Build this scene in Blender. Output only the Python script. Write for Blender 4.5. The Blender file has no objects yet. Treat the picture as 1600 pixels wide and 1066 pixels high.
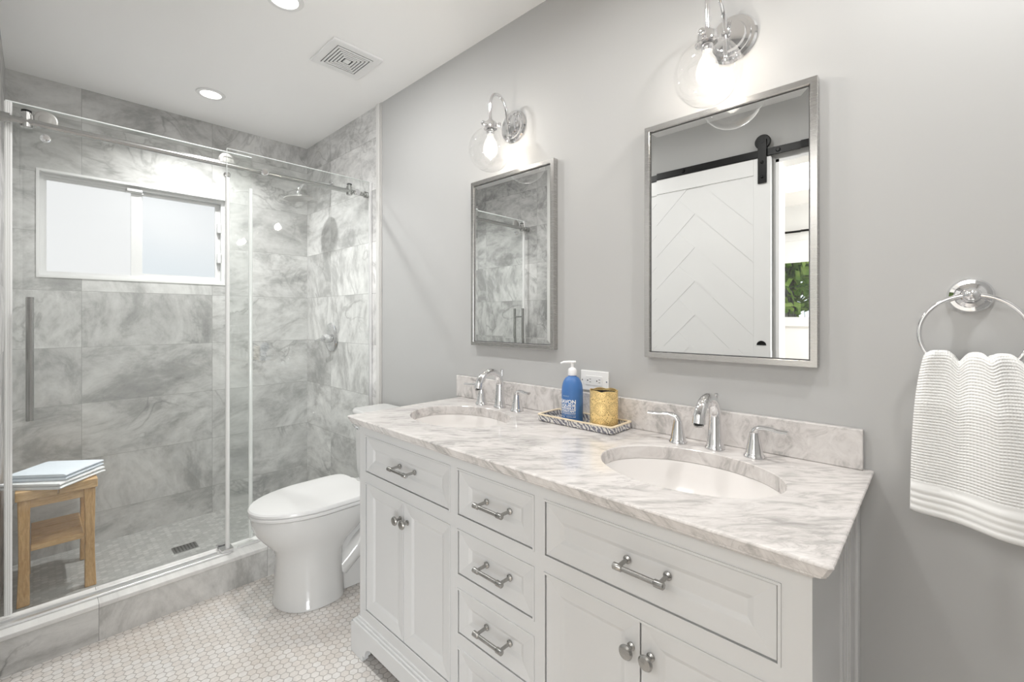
import bpy, bmesh, math, random
from mathutils import Vector, Matrix
PI = math.pi
SC = bpy.context.scene
COL = SC.collection
random.seed(7)

# ------------------------------------------------------------------ camera
F_PX, U0, HZ = 703.3, 800.0, 497.0
YAW = math.atan((800 - 56.6) / F_PX)
CAM = Vector((3.346, -1.36, 1.245))
cd = bpy.data.cameras.new('camera')
cam = bpy.data.objects.new('camera', cd)
COL.objects.link(cam)
cd.sensor_fit = 'HORIZONTAL'
cd.sensor_width = 36.0
cd.lens = F_PX / 1600.0 * 36.0
cd.shift_y = -(533.0 - HZ) / 1600.0
cd.clip_start = 0.01
cam.location = CAM
cam.rotation_euler = (PI / 2, 0, PI / 2 - YAW)      # looks towards -x, turned to +y
SC.camera = cam

# ------------------------------------------------------------------ world, light, exposure
SC.view_settings.view_transform = 'Standard'
SC.view_settings.look = 'None'
SC.view_settings.gamma = 1.0
SC.view_settings.exposure = 0.35
SC.view_settings.use_curve_mapping = False
w = bpy.data.worlds.new('sky')
SC.world = w
w.use_nodes = True
wb = w.node_tree.nodes['Background']
wb.inputs[0].default_value = (0.86, 0.93, 1.0, 1)
wb.inputs[1].default_value = 1.6
SC.cycles.use_denoising = True
SC.cycles.max_bounces = 14
SC.cycles.diffuse_bounces = 8
SC.cycles.glossy_bounces = 6
SC.cycles.transparent_max_bounces = 24
SC.cycles.sample_clamp_indirect = 6.0

DOWNLIGHT_W = 8.0
DOWNLIGHT_FACE = 5.0
BULB_W = 1.1
WINDOW_E = 0.78

def area(name, loc, rot, sx, sy, watts, color=(1, 1, 1), spread=PI, shape='RECTANGLE'):
    l = bpy.data.lights.new(name, 'AREA')
    l.shape = shape
    l.size = sx
    if shape in ('RECTANGLE', 'ELLIPSE'):
        l.size_y = sy
    l.energy = watts
    l.color = color
    l.spread = spread
    o = bpy.data.objects.new(name, l)
    COL.objects.link(o)
    o.location = loc
    o.rotation_euler = rot
    return o

H = 2.479          # ceiling height
DL = [(0.44, -0.70), (1.51, -0.70), (2.58, -0.70), (3.56, -0.42)]  # third is unseen, spaced like the first two, added for its light
for i, (x, y) in enumerate(DL):
    area('downlight_lamp', (x, y, H - 0.012), (0, 0, 0), 0.10, 0.10, DOWNLIGHT_W * (1.35, 1.0, 0.58, 1.0)[i], (1.0, 0.99, 0.972), spread=(2.25, PI, 2.9, PI)[i], shape='DISK')
# added fill light in the bedroom, standing in for daylight; no window behind it
area('bedroom_fill_side', (5.7, -3.2, 0.85), (PI / 2, 0, PI / 3), 1.6, 1.5, 125, (0.95, 0.98, 1.0))
area('bedroom_fill_top', (2.9, -3.0, 2.44), (0, 0, 0), 1.2, 1.2, 22, (1.0, 0.99, 0.97))  # added area light under the bedroom ceiling, no fixture there

# ------------------------------------------------------------------ material helpers
class NT:
    def __init__(s, name):
        s.m = bpy.data.materials.new(name)
        s.m.use_nodes = True
        s.t = s.m.node_tree
        s.t.nodes.clear()
        s.out = s.t.nodes.new('ShaderNodeOutputMaterial')
    def n(s, typ, props=None, **ins):
        nd = s.t.nodes.new('ShaderNode' + typ)
        for k, v in (props or {}).items():
            setattr(nd, k, v)
        for k, v in ins.items():
            key = int(k[1:]) if k[0] == 'i' and k[1:].isdigit() else k.replace('_', ' ')
            s.set(nd, key, v)
        return nd
    def set(s, nd, key, v):
        sock = nd.inputs[key]
        if isinstance(v, bpy.types.Node):
            v = v.outputs[0]
        if isinstance(v, bpy.types.NodeSocket):
            s.t.links.new(v, sock)
        else:
            if isinstance(v, tuple) and len(v) == 3 and sock.type == 'RGBA':
                v = v + (1,)
            sock.default_value = v
    def math(s, op, a, b=0.0, c=None):
        nd = s.t.nodes.new('ShaderNodeMath')
        nd.operation = op
        s.set(nd, 0, a)
        s.set(nd, 1, b)
        if c is not None:
            s.set(nd, 2, c)
        return nd.outputs[0]
    def vm(s, op, a, b=None, c=None, scale=None):
        nd = s.t.nodes.new('ShaderNodeVectorMath')
        nd.operation = op
        s.set(nd, 0, a)
        if b is not None:
            s.set(nd, 1, b)
        if c is not None:
            s.set(nd, 2, c)
        if scale is not None:
            s.set(nd, 'Scale', scale)
        return nd.outputs['Value'] if op in ('DOT_PRODUCT', 'LENGTH', 'DISTANCE') else nd.outputs['Vector']
    def ramp(s, fac, stops):
        nd = s.t.nodes.new('ShaderNodeValToRGB')
        s.set(nd, 0, fac)
        cr = nd.color_ramp
        while len(cr.elements) < len(stops):
            cr.elements.new(0.5)
        for e, (p, c) in zip(cr.elements, stops):
            e.position = p
            if not isinstance(c, tuple):
                c = (c, c, c)
            e.color = c + (1,)
        return nd.outputs[0]
    def mix(s, fac, a, b, blend='MIX'):
        nd = s.t.nodes.new('ShaderNodeMix')
        nd.data_type = 'RGBA'
        nd.blend_type = blend
        s.set(nd, 0, fac)
        s.set(nd, 6, a)
        s.set(nd, 7, b)
        return nd.outputs[2]
    def noise(s, vec, scale=5, detail=2, rough=0.5, dist=0.0):
        nd = s.t.nodes.new('ShaderNodeTexNoise')
        s.set(nd, 'Vector', vec)
        s.set(nd, 'Scale', scale)
        s.set(nd, 'Detail', detail)
        s.set(nd, 'Roughness', rough)
        s.set(nd, 'Distortion', dist)
        return nd
    def pos(s):
        return s.n('TexCoord').outputs['Object']
    def xyz(s, v):
        nd = s.n('SeparateXYZ', i0=v)
        return nd.outputs[0], nd.outputs[1], nd.outputs[2]
    def comb(s, x, y, z):
        return s.n('CombineXYZ', i0=x, i1=y, i2=z).outputs[0]
    def bsdf(s, color, rough=0.5, metal=0.0, bump=None, bstr=0.3, bdist=0.002, **kw):
        b = s.n('BsdfPrincipled')
        s.set(b, 'Base Color', color)
        s.set(b, 'Roughness', rough)
        s.set(b, 'Metallic', metal)
        for k, v in kw.items():
            s.set(b, k.replace('_', ' '), v)
        if bump is not None:
            bn = s.n('Bump', Strength=bstr, Distance=bdist, Height=bump)
            s.set(b, 'Normal', bn.outputs[0])
        s.t.links.new(b.outputs[0], s.out.inputs[0])
        return s.m

def simple(name, color, rough=0.5, metal=0.0, **kw):
    return NT(name).bsdf(color, rough, metal, **kw)

def paint(name, color, rough=0.6):
    k = NT(name)
    p = k.pos()
    a = k.noise(p, 180, 3, 0.6)
    b = k.noise(p, 1.3, 2)
    c = k.mix(k.math('MULTIPLY', b.outputs[0], 0.10), color, tuple(x * 0.9 for x in color))
    return k.bsdf(c, rough, bump=a.outputs[0], bstr=0.05, bdist=0.001)

def marble_tile(name, axis, ou, wdt, ov, hgt, lo=(0.33, 0.328, 0.322), hi=(0.58, 0.577, 0.568), grout=(0.33, 0.33, 0.32), stag=0.0, bright=0.1, rough=0.42, vein=0.6):
    """large grey marble tiles laid on the plane (axis, z); axis 0 = x, 1 = y"""
    k = NT(name)
    p = k.pos()
    x, y, z = k.xyz(p)
    u = x if axis == 0 else y
    cu = k.math('DIVIDE', k.math('SUBTRACT', u, ou), wdt)
    cv = k.math('DIVIDE', k.math('SUBTRACT', z, ov), hgt)
    iv = k.math('FLOOR', cv)
    if stag:
        cu = k.math('ADD', cu, k.math('MULTIPLY', iv, stag))
    iu = k.math('FLOOR', cu)
    fu = k.math('SUBTRACT', cu, iu)
    fv = k.math('SUBTRACT', cv, iv)
    du = k.math('MULTIPLY', k.math('MINIMUM', fu, k.math('SUBTRACT', 1.0, fu)), wdt)
    dv = k.math('MULTIPLY', k.math('MINIMUM', fv, k.math('SUBTRACT', 1.0, fv)), hgt)
    d = k.math('MINIMUM', du, dv)
    g = k.math('LESS_THAN', d, 0.0009)
    idv = k.comb(iu, iv, 3.7 + axis)
    wn = k.n('TexWhiteNoise', {'noise_dimensions': '3D'}, Vector=idv)
    rnd = wn.outputs['Color']
    rv = wn.outputs['Value']
    off = k.vm('SCALE', rnd, scale=17.0)
    uv = k.comb(k.math('MULTIPLY', fu, wdt), k.math('MULTIPLY', fv, hgt), 0.0)
    rot = k.n('VectorRotate', {'rotation_type': 'Z_AXIS'}, Vector=uv, Angle=k.math('ADD', k.math('MULTIPLY', k.math('SUBTRACT', rv, 0.5), 0.7), k.math('MULTIPLY', k.math('GREATER_THAN', k.n('SeparateColor', i0=rnd).outputs[0], 0.72), 1.25)))
    q = k.vm('ADD', k.vm('MULTIPLY', rot.outputs[0], (1.0, 1.7, 1.0)), off)
    n1 = k.noise(q, 3.0, 9, 0.66, 0.9)
    n2 = k.noise(q, 17.0, 6, 0.75, 0.3)
    base = k.math('ADD', k.math('MULTIPLY', n1.outputs[0], 0.75), k.math('MULTIPLY', n2.outputs[0], 0.25))
    c = k.ramp(base, [(0.33, tuple(a * 0.80 for a in lo)), (0.425, lo), (0.50, tuple(a * .45 + b * .55 for a, b in zip(lo, hi))), (0.59, hi), (0.70, tuple(min(1, b * 1.12) for b in hi))])
    # thin dark veins
    vq = k.vm('ADD', rot.outputs[0], k.vm('SCALE', rnd, scale=31.0))
    v1 = k.noise(vq, 3.4, 6, 0.55, 0.9)
    vv = k.math('ABSOLUTE', k.math('SUBTRACT', v1.outputs[0], 0.5))
    vm_ = k.ramp(vv, [(0.0, 1.0), (0.010, 0.55), (0.03, 0.0)])
    patch = k.ramp(k.noise(vq, 2.0, 2).outputs[0], [(0.47, 0.0), (0.62, 1.0)])
    vf = k.math('MULTIPLY', k.math('MULTIPLY', vm_, patch), vein)
    c = k.mix(vf, c, tuple(a * 0.55 for a in lo))
    # some tiles lighter, some darker
    t = k.math('ADD', 1.0 - bright, k.math('MULTIPLY', k.n('SeparateColor', i0=rnd).outputs[1], 2 * bright))
    c = k.vm('SCALE', c, scale=t)
    c = k.mix(g, c, grout)
    return k.bsdf(c, rough, bump=k.math('MINIMUM', d, 0.002), bstr=0.4, bdist=0.001)

def hex_tile(name, pitch, c0, c1, c2, grout, gw, rough=0.35, warm=0.5):
    """hexagon mosaic, flat sides facing x"""
    k = NT(name)
    p = k.pos()
    x, y, z = k.xyz(p)
    sx, sy = pitch, pitch * 1.7320508
    P0 = k.comb(k.math('ADD', x, 40 * pitch), k.math('ADD', y, 60 * pitch * 1.7320508), 0.0)
    S = (sx, sy, 1.0)
    Hh = (sx / 2, sy / 2, 0.0)
    a = k.vm('SUBTRACT', k.vm('MODULO', P0, S), Hh)
    b = k.vm('SUBTRACT', k.vm('MODULO', k.vm('SUBTRACT', P0, Hh), S), Hh)
    la = k.vm('DOT_PRODUCT', a, a)
    lb = k.vm('DOT_PRODUCT', b, b)
    sel = k.math('LESS_THAN', lb, la)
    mv = k.n('Mix', {'data_type': 'VECTOR'})
    k.set(mv, 0, sel)
    k.set(mv, 4, a)
    k.set(mv, 5, b)
    gv = mv.outputs[1]
    cid = k.vm('SUBTRACT', P0, gv)
    cx, cy, _ = k.xyz(cid)
    ii = k.math('FLOOR', k.math('ADD', k.math('DIVIDE', cx, sx / 2), 0.5))
    jj = k.math('FLOOR', k.math('ADD', k.math('DIVIDE', cy, sy / 2), 0.5))
    gx, gy, _ = k.xyz(k.vm('ABSOLUTE', gv))
    hd = k.math('MAXIMUM', gx, k.math('ADD', k.math('MULTIPLY', gx, 0.5), k.math('MULTIPLY', gy, 0.8660254)))
    edge = k.math('SUBTRACT', pitch / 2, hd)
    g = k.ramp(k.math('DIVIDE', edge, pitch), [(0.0, 1.0), (gw * 0.7, 1.0), (gw * 1.15, 0.0)])
    wn = k.n('TexWhiteNoise', {'noise_dimensions': '3D'}, Vector=k.comb(ii, jj, 0.5))
    rv = wn.outputs['Value']
    c = k.ramp(rv, [(0.0, c0), (0.5, c1), (1.0, c2)])
    cl = k.ramp(k.noise(p, 60, 4, 0.6, 1.0).outputs[0], [(0.35, 0.90), (0.6, 1.0)])
    c = k.mix(1.0, c, cl, 'MULTIPLY')
    big = k.ramp(k.noise(p, 3.5, 3, 0.55, 0.6).outputs[0], [(0.45, 0.0), (0.68, 1.0)])
    c = k.mix(k.math('MULTIPLY', big, warm * 0.35), c, (0.70, 0.60, 0.50), 'MULTIPLY')
    grc = k.mix(k.math('MULTIPLY', big, warm), grout, tuple(q * m for q, m in zip(grout, (0.95, 0.85, 0.72))))
    c = k.mix(g, c, grc)
    return k.bsdf(c, rough, bump=k.math('MINIMUM', edge, 0.0025), bstr=0.5, bdist=0.002)

def counter_marble(name):
    k = NT(name)
    p = k.pos()
    r = k.n('VectorRotate', {'rotation_type': 'Z_AXIS'}, Vector=p, Angle=-0.74)
    wv = k.noise(p, 6, 3, 0.5)
    q = k.vm('ADD', r.outputs[0], k.vm('SCALE', wv.outputs['Color'], scale=0.05))
    q = k.vm('MULTIPLY', q, (1.0, 3.6, 2.0))
    n1 = k.noise(q, 9, 8, 0.66, 1.2)
    n2 = k.noise(q, 3.2, 3, 0.5, 0.6)
    f = k.math('ADD', k.math('MULTIPLY', n1.outputs[0], 0.7), k.math('MULTIPLY', n2.outputs[0], 0.3))
    c = k.ramp(f, [(0.35, (0.35, 0.335, 0.325)), (0.44, (0.50, 0.48, 0.465)), (0.505, (0.63, 0.60, 0.585)), (0.62, (0.71, 0.685, 0.667))])
    v = k.noise(q, 5.0, 7, 0.6, 1.4)
    vv = k.ramp(k.math('ABSOLUTE', k.math('SUBTRACT', v.outputs[0], 0.5)), [(0.0, 1.0), (0.012, 0.4), (0.03, 0.0)])
    pt = k.ramp(k.noise(p, 4.0, 2).outputs[0], [(0.45, 0.0), (0.6, 1.0)])
    c = k.mix(k.math('MULTIPLY', k.math('MULTIPLY', vv, pt), 0.5), c, (0.36, 0.34, 0.33))
    return k.bsdf(c, 0.12)

def wood(name, c0, c1, scale=(1, 1, 1), rough=0.45):
    k = NT(name)
    p = k.vm('MULTIPLY', k.pos(), scale)
    n = k.noise(p, 18, 5, 0.6, 1.0)
    n2 = k.noise(p, 60, 3, 0.6, 0.2)
    c = k.ramp(n.outputs[0], [(0.3, c0), (0.5, tuple((a + b) / 2 for a, b in zip(c0, c1))), (0.68, c1)])
    c = k.mix(k.math('MULTIPLY', n2.outputs[0], 0.25), c, tuple(a * 0.7 for a in c0))
    return k.bsdf(c, rough)

def glass_thin(name, tint=(0.97, 0.985, 0.975), rough=0.0, ior=1.5, gl=1.0):
    k = NT(name)
    tr = k.n('BsdfTransparent', Color=tint)
    gs = k.n('BsdfGlossy', Color=(gl, gl, gl), Roughness=rough)
    fc = k.n('LayerWeight', Blend=0.5).outputs['Facing']      # 1 - cos of the angle, the same from both sides
    f0 = ((ior - 1) / (ior + 1)) ** 2
    fr = k.math('ADD', f0, k.math('MULTIPLY', k.math('POWER', fc, 5.0), 1 - f0))
    mx = k.n('MixShader')
    k.set(mx, 0, fr)
    k.set(mx, 1, tr.outputs[0])
    k.set(mx, 2, gs.outputs[0])
    k.t.links.new(mx.outputs[0], k.out.inputs[0])
    return k.m

def emit(name, color, strength):
    k = NT(name)
    e = k.n('Emission', Color=color, Strength=strength)
    k.t.links.new(e.outputs[0], k.out.inputs[0])
    return k.m

def brushed(name, color, rough, vec=(1, 1, 60)):
    k = NT(name)
    n = k.noise(k.vm('MULTIPLY', k.pos(), vec), 30, 3, 0.6)
    c = k.mix(n.outputs[0], tuple(a * 0.85 for a in color), color)
    r = k.math('ADD', rough - 0.06, k.math('MULTIPLY', n.outputs[0], 0.12))
    return k.bsdf(c, r, 1.0)

M = {}
M['wall'] = paint('wall_paint_grey', (0.47, 0.47, 0.466))
M['ceiling'] = paint('ceiling_paint', (0.90, 0.897, 0.89), 0.7)
M['white'] = simple('white_paint_trim', (0.78, 0.78, 0.777), 0.35)
M['vinyl'] = simple('white_vinyl', (0.66, 0.66, 0.66), 0.35)
M['lacquer'] = simple('cabinet_lacquer', (0.61, 0.612, 0.612), 0.38)
M['carcass'] = simple('cabinet_inside', (0.30, 0.30, 0.29), 0.7)
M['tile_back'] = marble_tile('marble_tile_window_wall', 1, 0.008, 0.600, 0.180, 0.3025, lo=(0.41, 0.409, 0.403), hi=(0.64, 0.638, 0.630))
M['tile_side_lit'] = marble_tile('marble_tile_shower_side_lit', 0, 0.385, 0.600, 0.180, 0.3025, lo=(0.45, 0.448, 0.442), hi=(0.74, 0.737, 0.728), bright=0.13)  # same marble as the window wall, lightened: stronger light put into the colour
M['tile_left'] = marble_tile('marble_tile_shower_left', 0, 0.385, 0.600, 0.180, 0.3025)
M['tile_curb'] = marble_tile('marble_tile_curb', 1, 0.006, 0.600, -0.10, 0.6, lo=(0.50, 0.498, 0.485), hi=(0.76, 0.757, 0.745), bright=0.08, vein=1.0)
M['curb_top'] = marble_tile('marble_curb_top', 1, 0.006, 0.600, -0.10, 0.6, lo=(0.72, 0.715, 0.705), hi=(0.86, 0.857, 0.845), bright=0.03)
M['hex'] = hex_tile('hexagon_mosaic_floor', 0.0285, (0.70, 0.655, 0.62), (0.745, 0.71, 0.68), (0.765, 0.745, 0.73), (0.41, 0.385, 0.36), 0.055)
M['hex_grey'] = hex_tile('hexagon_mosaic_shower_floor', 0.0285, (0.35, 0.35, 0.342), (0.41, 0.41, 0.40), (0.49, 0.49, 0.478), (0.33, 0.33, 0.32), 0.06, warm=0.0)
M['counter'] = counter_marble('countertop_marble')
M['splash'] = counter_marble('backsplash_marble')
M['chrome'] = simple('chrome', (0.80, 0.80, 0.81), 0.06, 1.0)
M['nickel'] = brushed('brushed_nickel', (0.60, 0.59, 0.575), 0.26)
M['hardware'] = brushed('satin_hardware', (0.42, 0.415, 0.40), 0.26)
M['steel'] = brushed('brushed_steel', (0.50, 0.50, 0.49), 0.24)
M['roller'] = simple('roller_steel', (0.50, 0.495, 0.48), 0.35, 0.8)
M['alu'] = simple('polished_aluminium', (0.88, 0.88, 0.88), 0.34, 0.85)
M['dark_steel'] = brushed('dark_drain_steel', (0.30, 0.30, 0.29), 0.35)
M['black'] = simple('black_iron', (0.012, 0.012, 0.012), 0.4, 0.6)
M['black_gap'] = simple('dark_gap', (0.02, 0.02, 0.02), 0.8)
M['mirror'] = simple('mirror_silver', (0.88, 0.89, 0.885), 0.0, 1.0)
M['glass'] = glass_thin('shower_glass', (0.975, 0.985, 0.98))
M['glass_edge'] = simple('glass_edge', (0.93, 0.96, 0.95), 0.1)
M['seal'] = simple('clear_vinyl_seal', (0.88, 0.885, 0.88), 0.12)
M['globe'] = glass_thin('globe_glass', (0.975, 0.975, 0.975), ior=1.7)
M['bulbglass'] = glass_thin('bulb_glass', (0.99, 0.99, 0.985), ior=1.3)
M['filament'] = emit('glowing_filament', (1.0, 0.94, 0.85), 30)
def _bulb():
    k = NT('lit_bulb_glass')
    tr = k.n('BsdfTransparent', Color=(0.97, 0.97, 0.96))
    e = k.n('Emission', Color=(1.0, 0.95, 0.88), Strength=0.22)
    gs = k.n('BsdfGlossy', Color=(1, 1, 1), Roughness=0.02)
    a = k.n('AddShader')
    k.t.links.new(tr.outputs[0], a.inputs[0]); k.t.links.new(e.outputs[0], a.inputs[1])
    mx = k.n('MixShader')
    k.set(mx, 0, 0.06); k.set(mx, 1, a.outputs[0]); k.set(mx, 2, gs.outputs[0])
    k.t.links.new(mx.outputs[0], k.out.inputs[0])
    return k.m
M['bulbglass'] = _bulb()
M['porcelain'] = simple('porcelain', (0.66, 0.659, 0.652), 0.08, Coat_Weight=0.4)
M['seat'] = simple('toilet_seat_plastic', (0.76, 0.76, 0.758), 0.18)
M['sink'] = simple('sink_ceramic', (0.82, 0.797, 0.78), 0.08)
M['wood'] = wood('teak', (0.50, 0.28, 0.11), (0.76, 0.50, 0.24), (6, 6, 1))
M['wood_h'] = wood('teak_seat', (0.52, 0.31, 0.14), (0.78, 0.54, 0.28), (6, 1, 6))
M['downlight'] = emit('downlight_lens', (1.0, 0.97, 0.93), DOWNLIGHT_FACE)
M['pump'] = simple('white_pump_plastic', (0.85, 0.85, 0.86), 0.25)
M['blue'] = simple('blue_bottle_plastic', (0.055, 0.165, 0.42), 0.42)
M['ink'] = simple('white_ink', (0.86, 0.86, 0.85), 0.5)
M['ink_blue'] = simple('pale_blue_ink', (0.30, 0.42, 0.60), 0.5)
M['plate'] = simple('outlet_plastic', (0.84, 0.84, 0.83), 0.3)

def _frosted():
    k = NT('frosted_pane')
    p = k.pos()
    x, y, z = k.xyz(p)
    # the brightness of the outdoors behind the frosted glass: sky above, softer below right
    n = k.noise(p, 1.7, 1)
    g = k.math('ADD', k.math('MULTIPLY', k.math('SUBTRACT', z, 1.47), 0.35), k.math('MULTIPLY', n.outputs[0], 0.25))
    c = k.ramp(g, [(0.05, (0.80, 0.87, 0.93)), (0.24, (0.95, 0.965, 0.99))])
    # outdoor glow painted per pane: bluish in one half, neutral in the other
    side = k.math('GREATER_THAN', y, -0.955)
    c = k.mix(side, (0.965, 0.965, 0.975), c)
    e = k.n('Emission', Color=c, Strength=WINDOW_E)
    gl = k.n('BsdfGlossy', Color=(1, 1, 1), Roughness=0.35)
    mx = k.n('MixShader')
    k.set(mx, 0, 0.05)
    k.set(mx, 1, e.outputs[0])
    k.set(mx, 2, gl.outputs[0])
    k.t.links.new(mx.outputs[0], k.out.inputs[0])
    return k.m
M['frosted'] = _frosted()

def _cloth(name, col, waffle=0.0, pitch=0.006, rough=0.95):
    k = NT(name)
    uv = k.n('TexCoord').outputs['UV']
    u, v, _ = k.xyz(uv)
    if waffle:
        a = k.math('SINE', k.math('MULTIPLY', u, 2 * PI / (pitch * 0.85)))
        b = k.math('SINE', k.math('MULTIPLY', v, 2 * PI / pitch))
        h = k.math('MULTIPLY', k.math('ADD', k.math('MULTIPLY', a, 0.45), 1.0), k.math('ADD', b, 1.0))
        low = k.math('GREATER_THAN', v, 0.062)       # the hem bands at the bottom have no waffle
        h = k.math('MULTIPLY', h, low)
        c = k.mix(k.math('MULTIPLY', h, 0.05), col, tuple(q * 0.80 for q in col))
        return k.bsdf(c, rough, bump=h, bstr=0.55, bdist=-0.0012)
    n = k.noise(k.pos(), 400, 2)
    return k.bsdf(col, rough, bump=n.outputs[0], bstr=0.3, bdist=0.001)
M['towel'] = _cloth('white_waffle_towel', (0.86, 0.86, 0.85), 1.0, 0.0058)
M['cloth_white'] = _cloth('white_terry', (0.80, 0.81, 0.82))
M['cloth_blue'] = _cloth('pale_blue_towel', (0.74, 0.80, 0.87))

def _gold():
    k = NT('pierced_gold_metal')
    p = k.pos()
    x, y, z = k.xyz(p)
    ang = k.math('MULTIPLY', k.math('ARCTAN2', y, x), 0.044)
    q = k.comb(k.math('ADD', ang, 1.0), k.math('ADD', z, 1.0), 0.0)
    S = (0.0461, 0.052, 1.0)
    a = k.vm('SUBTRACT', k.vm('MODULO', q, S), (0.02305, 0.026, 0.0))
    l = k.vm('LENGTH', a)
    ax, ay, _ = k.xyz(a)
    th = k.math('ARCTAN2', ay, ax)
    def band(c0, w0):
        return k.math('LESS_THAN', k.math('ABSOLUTE', k.math('SUBTRACT', l, c0)), w0)
    beads = k.math('MULTIPLY', band(0.0185, 0.0016), k.math('GREATER_THAN', k.math('COSINE', k.math('MULTIPLY', th, 22.0)), 0.1))
    petal = k.math('MULTIPLY', band(0.0095, 0.0035), k.math('GREATER_THAN', k.math('COSINE', k.math('MULTIPLY', th, 8.0)), 0.72))
    line = k.math('MAXIMUM', band(0.0212, 0.0006), band(0.0148, 0.0005))
    vor = k.n('TexVoronoi', {'feature': 'DISTANCE_TO_EDGE'}, Vector=q, Scale=190.0)
    outer = k.math('MULTIPLY', k.math('GREATER_THAN', l, 0.0222), k.math('GREATER_THAN', vor.outputs[0], 0.24))
    m = k.math('MAXIMUM', k.math('MAXIMUM', k.math('MULTIPLY', beads, 0.7), outer), k.math('MAXIMUM', k.math('MULTIPLY', petal, 0.55), k.math('MULTIPLY', line, 0.6)))
    c = k.mix(m, (1.0, 0.76, 0.36), (0.36, 0.22, 0.08))  # dark brown put where piercings and crevices would lie in shade
    h = k.math('SUBTRACT', k.math('MULTIPLY', k.math('COSINE', k.math('MULTIPLY', l, 300.0)), 0.5), m)
    return k.bsdf(c, 0.42, 0.7, bump=h, bstr=0.6, bdist=0.0010)
M['gold'] = _gold()
M['gold_in'] = simple('dark_holder_inside', (0.03, 0.028, 0.03), 0.5)

def _inlay(name, axis_mix=True):
    k = NT(name)
    p = k.pos()
    w1 = k.n('TexWave', {'wave_type': 'BANDS', 'bands_direction': 'DIAGONAL'}, Vector=p, Scale=38.0, Distortion=8.0, Detail=2.0, Detail_Scale=1.5)
    c = k.ramp(w1.outputs['Fac'], [(0.0, (0.17, 0.17, 0.21)), (0.48, (0.26, 0.26, 0.30)), (0.60, (0.66, 0.64, 0.60)), (1.0, (0.74, 0.72, 0.68))])
    return k.bsdf(c, 0.3)
M['inlay'] = _inlay('grey_bone_inlay')
M['tray_rim'] = simple('cream_tray_rim', (0.82, 0.70, 0.52), 0.35)

def _leaf():
    k = NT('tree_leaves')
    n = k.noise(k.pos(), 2.5, 3, 0.6)
    c = k.ramp(n.outputs[0], [(0.35, (0.05, 0.11, 0.015)), (0.5, (0.20, 0.32, 0.05)), (0.65, (0.42, 0.50, 0.12))])
    return k.bsdf(c, 0.5)
M['leaf'] = _leaf()
def _bark():
    k = NT('tree_bark')
    n = k.noise(k.vm('MULTIPLY', k.pos(), (6, 6, 1)), 6, 5, 0.7)
    c = k.ramp(n.outputs[0], [(0.4, (0.05, 0.045, 0.04)), (0.6, (0.30, 0.27, 0.24))])
    return k.bsdf(c, 0.9, bump=n.outputs[0], bstr=0.8, bdist=0.02)
M['bark'] = _bark()
M['lawn'] = simple('lawn', (0.16, 0.22, 0.07), 0.9)

# ------------------------------------------------------------------ geometry helpers
def link(name, me, mat, parent=None, smooth=False, loc=None):
    o = bpy.data.objects.new(name, me)
    COL.objects.link(o)
    mats = mat if isinstance(mat, (list, tuple)) else [mat]
    for m in mats:
        me.materials.append(m)
    if smooth:
        for p in me.polygons:
            p.use_smooth = True
    if parent is not None:
        o.parent = parent
    if loc is not None:
        o.location = loc
    return o

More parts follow.
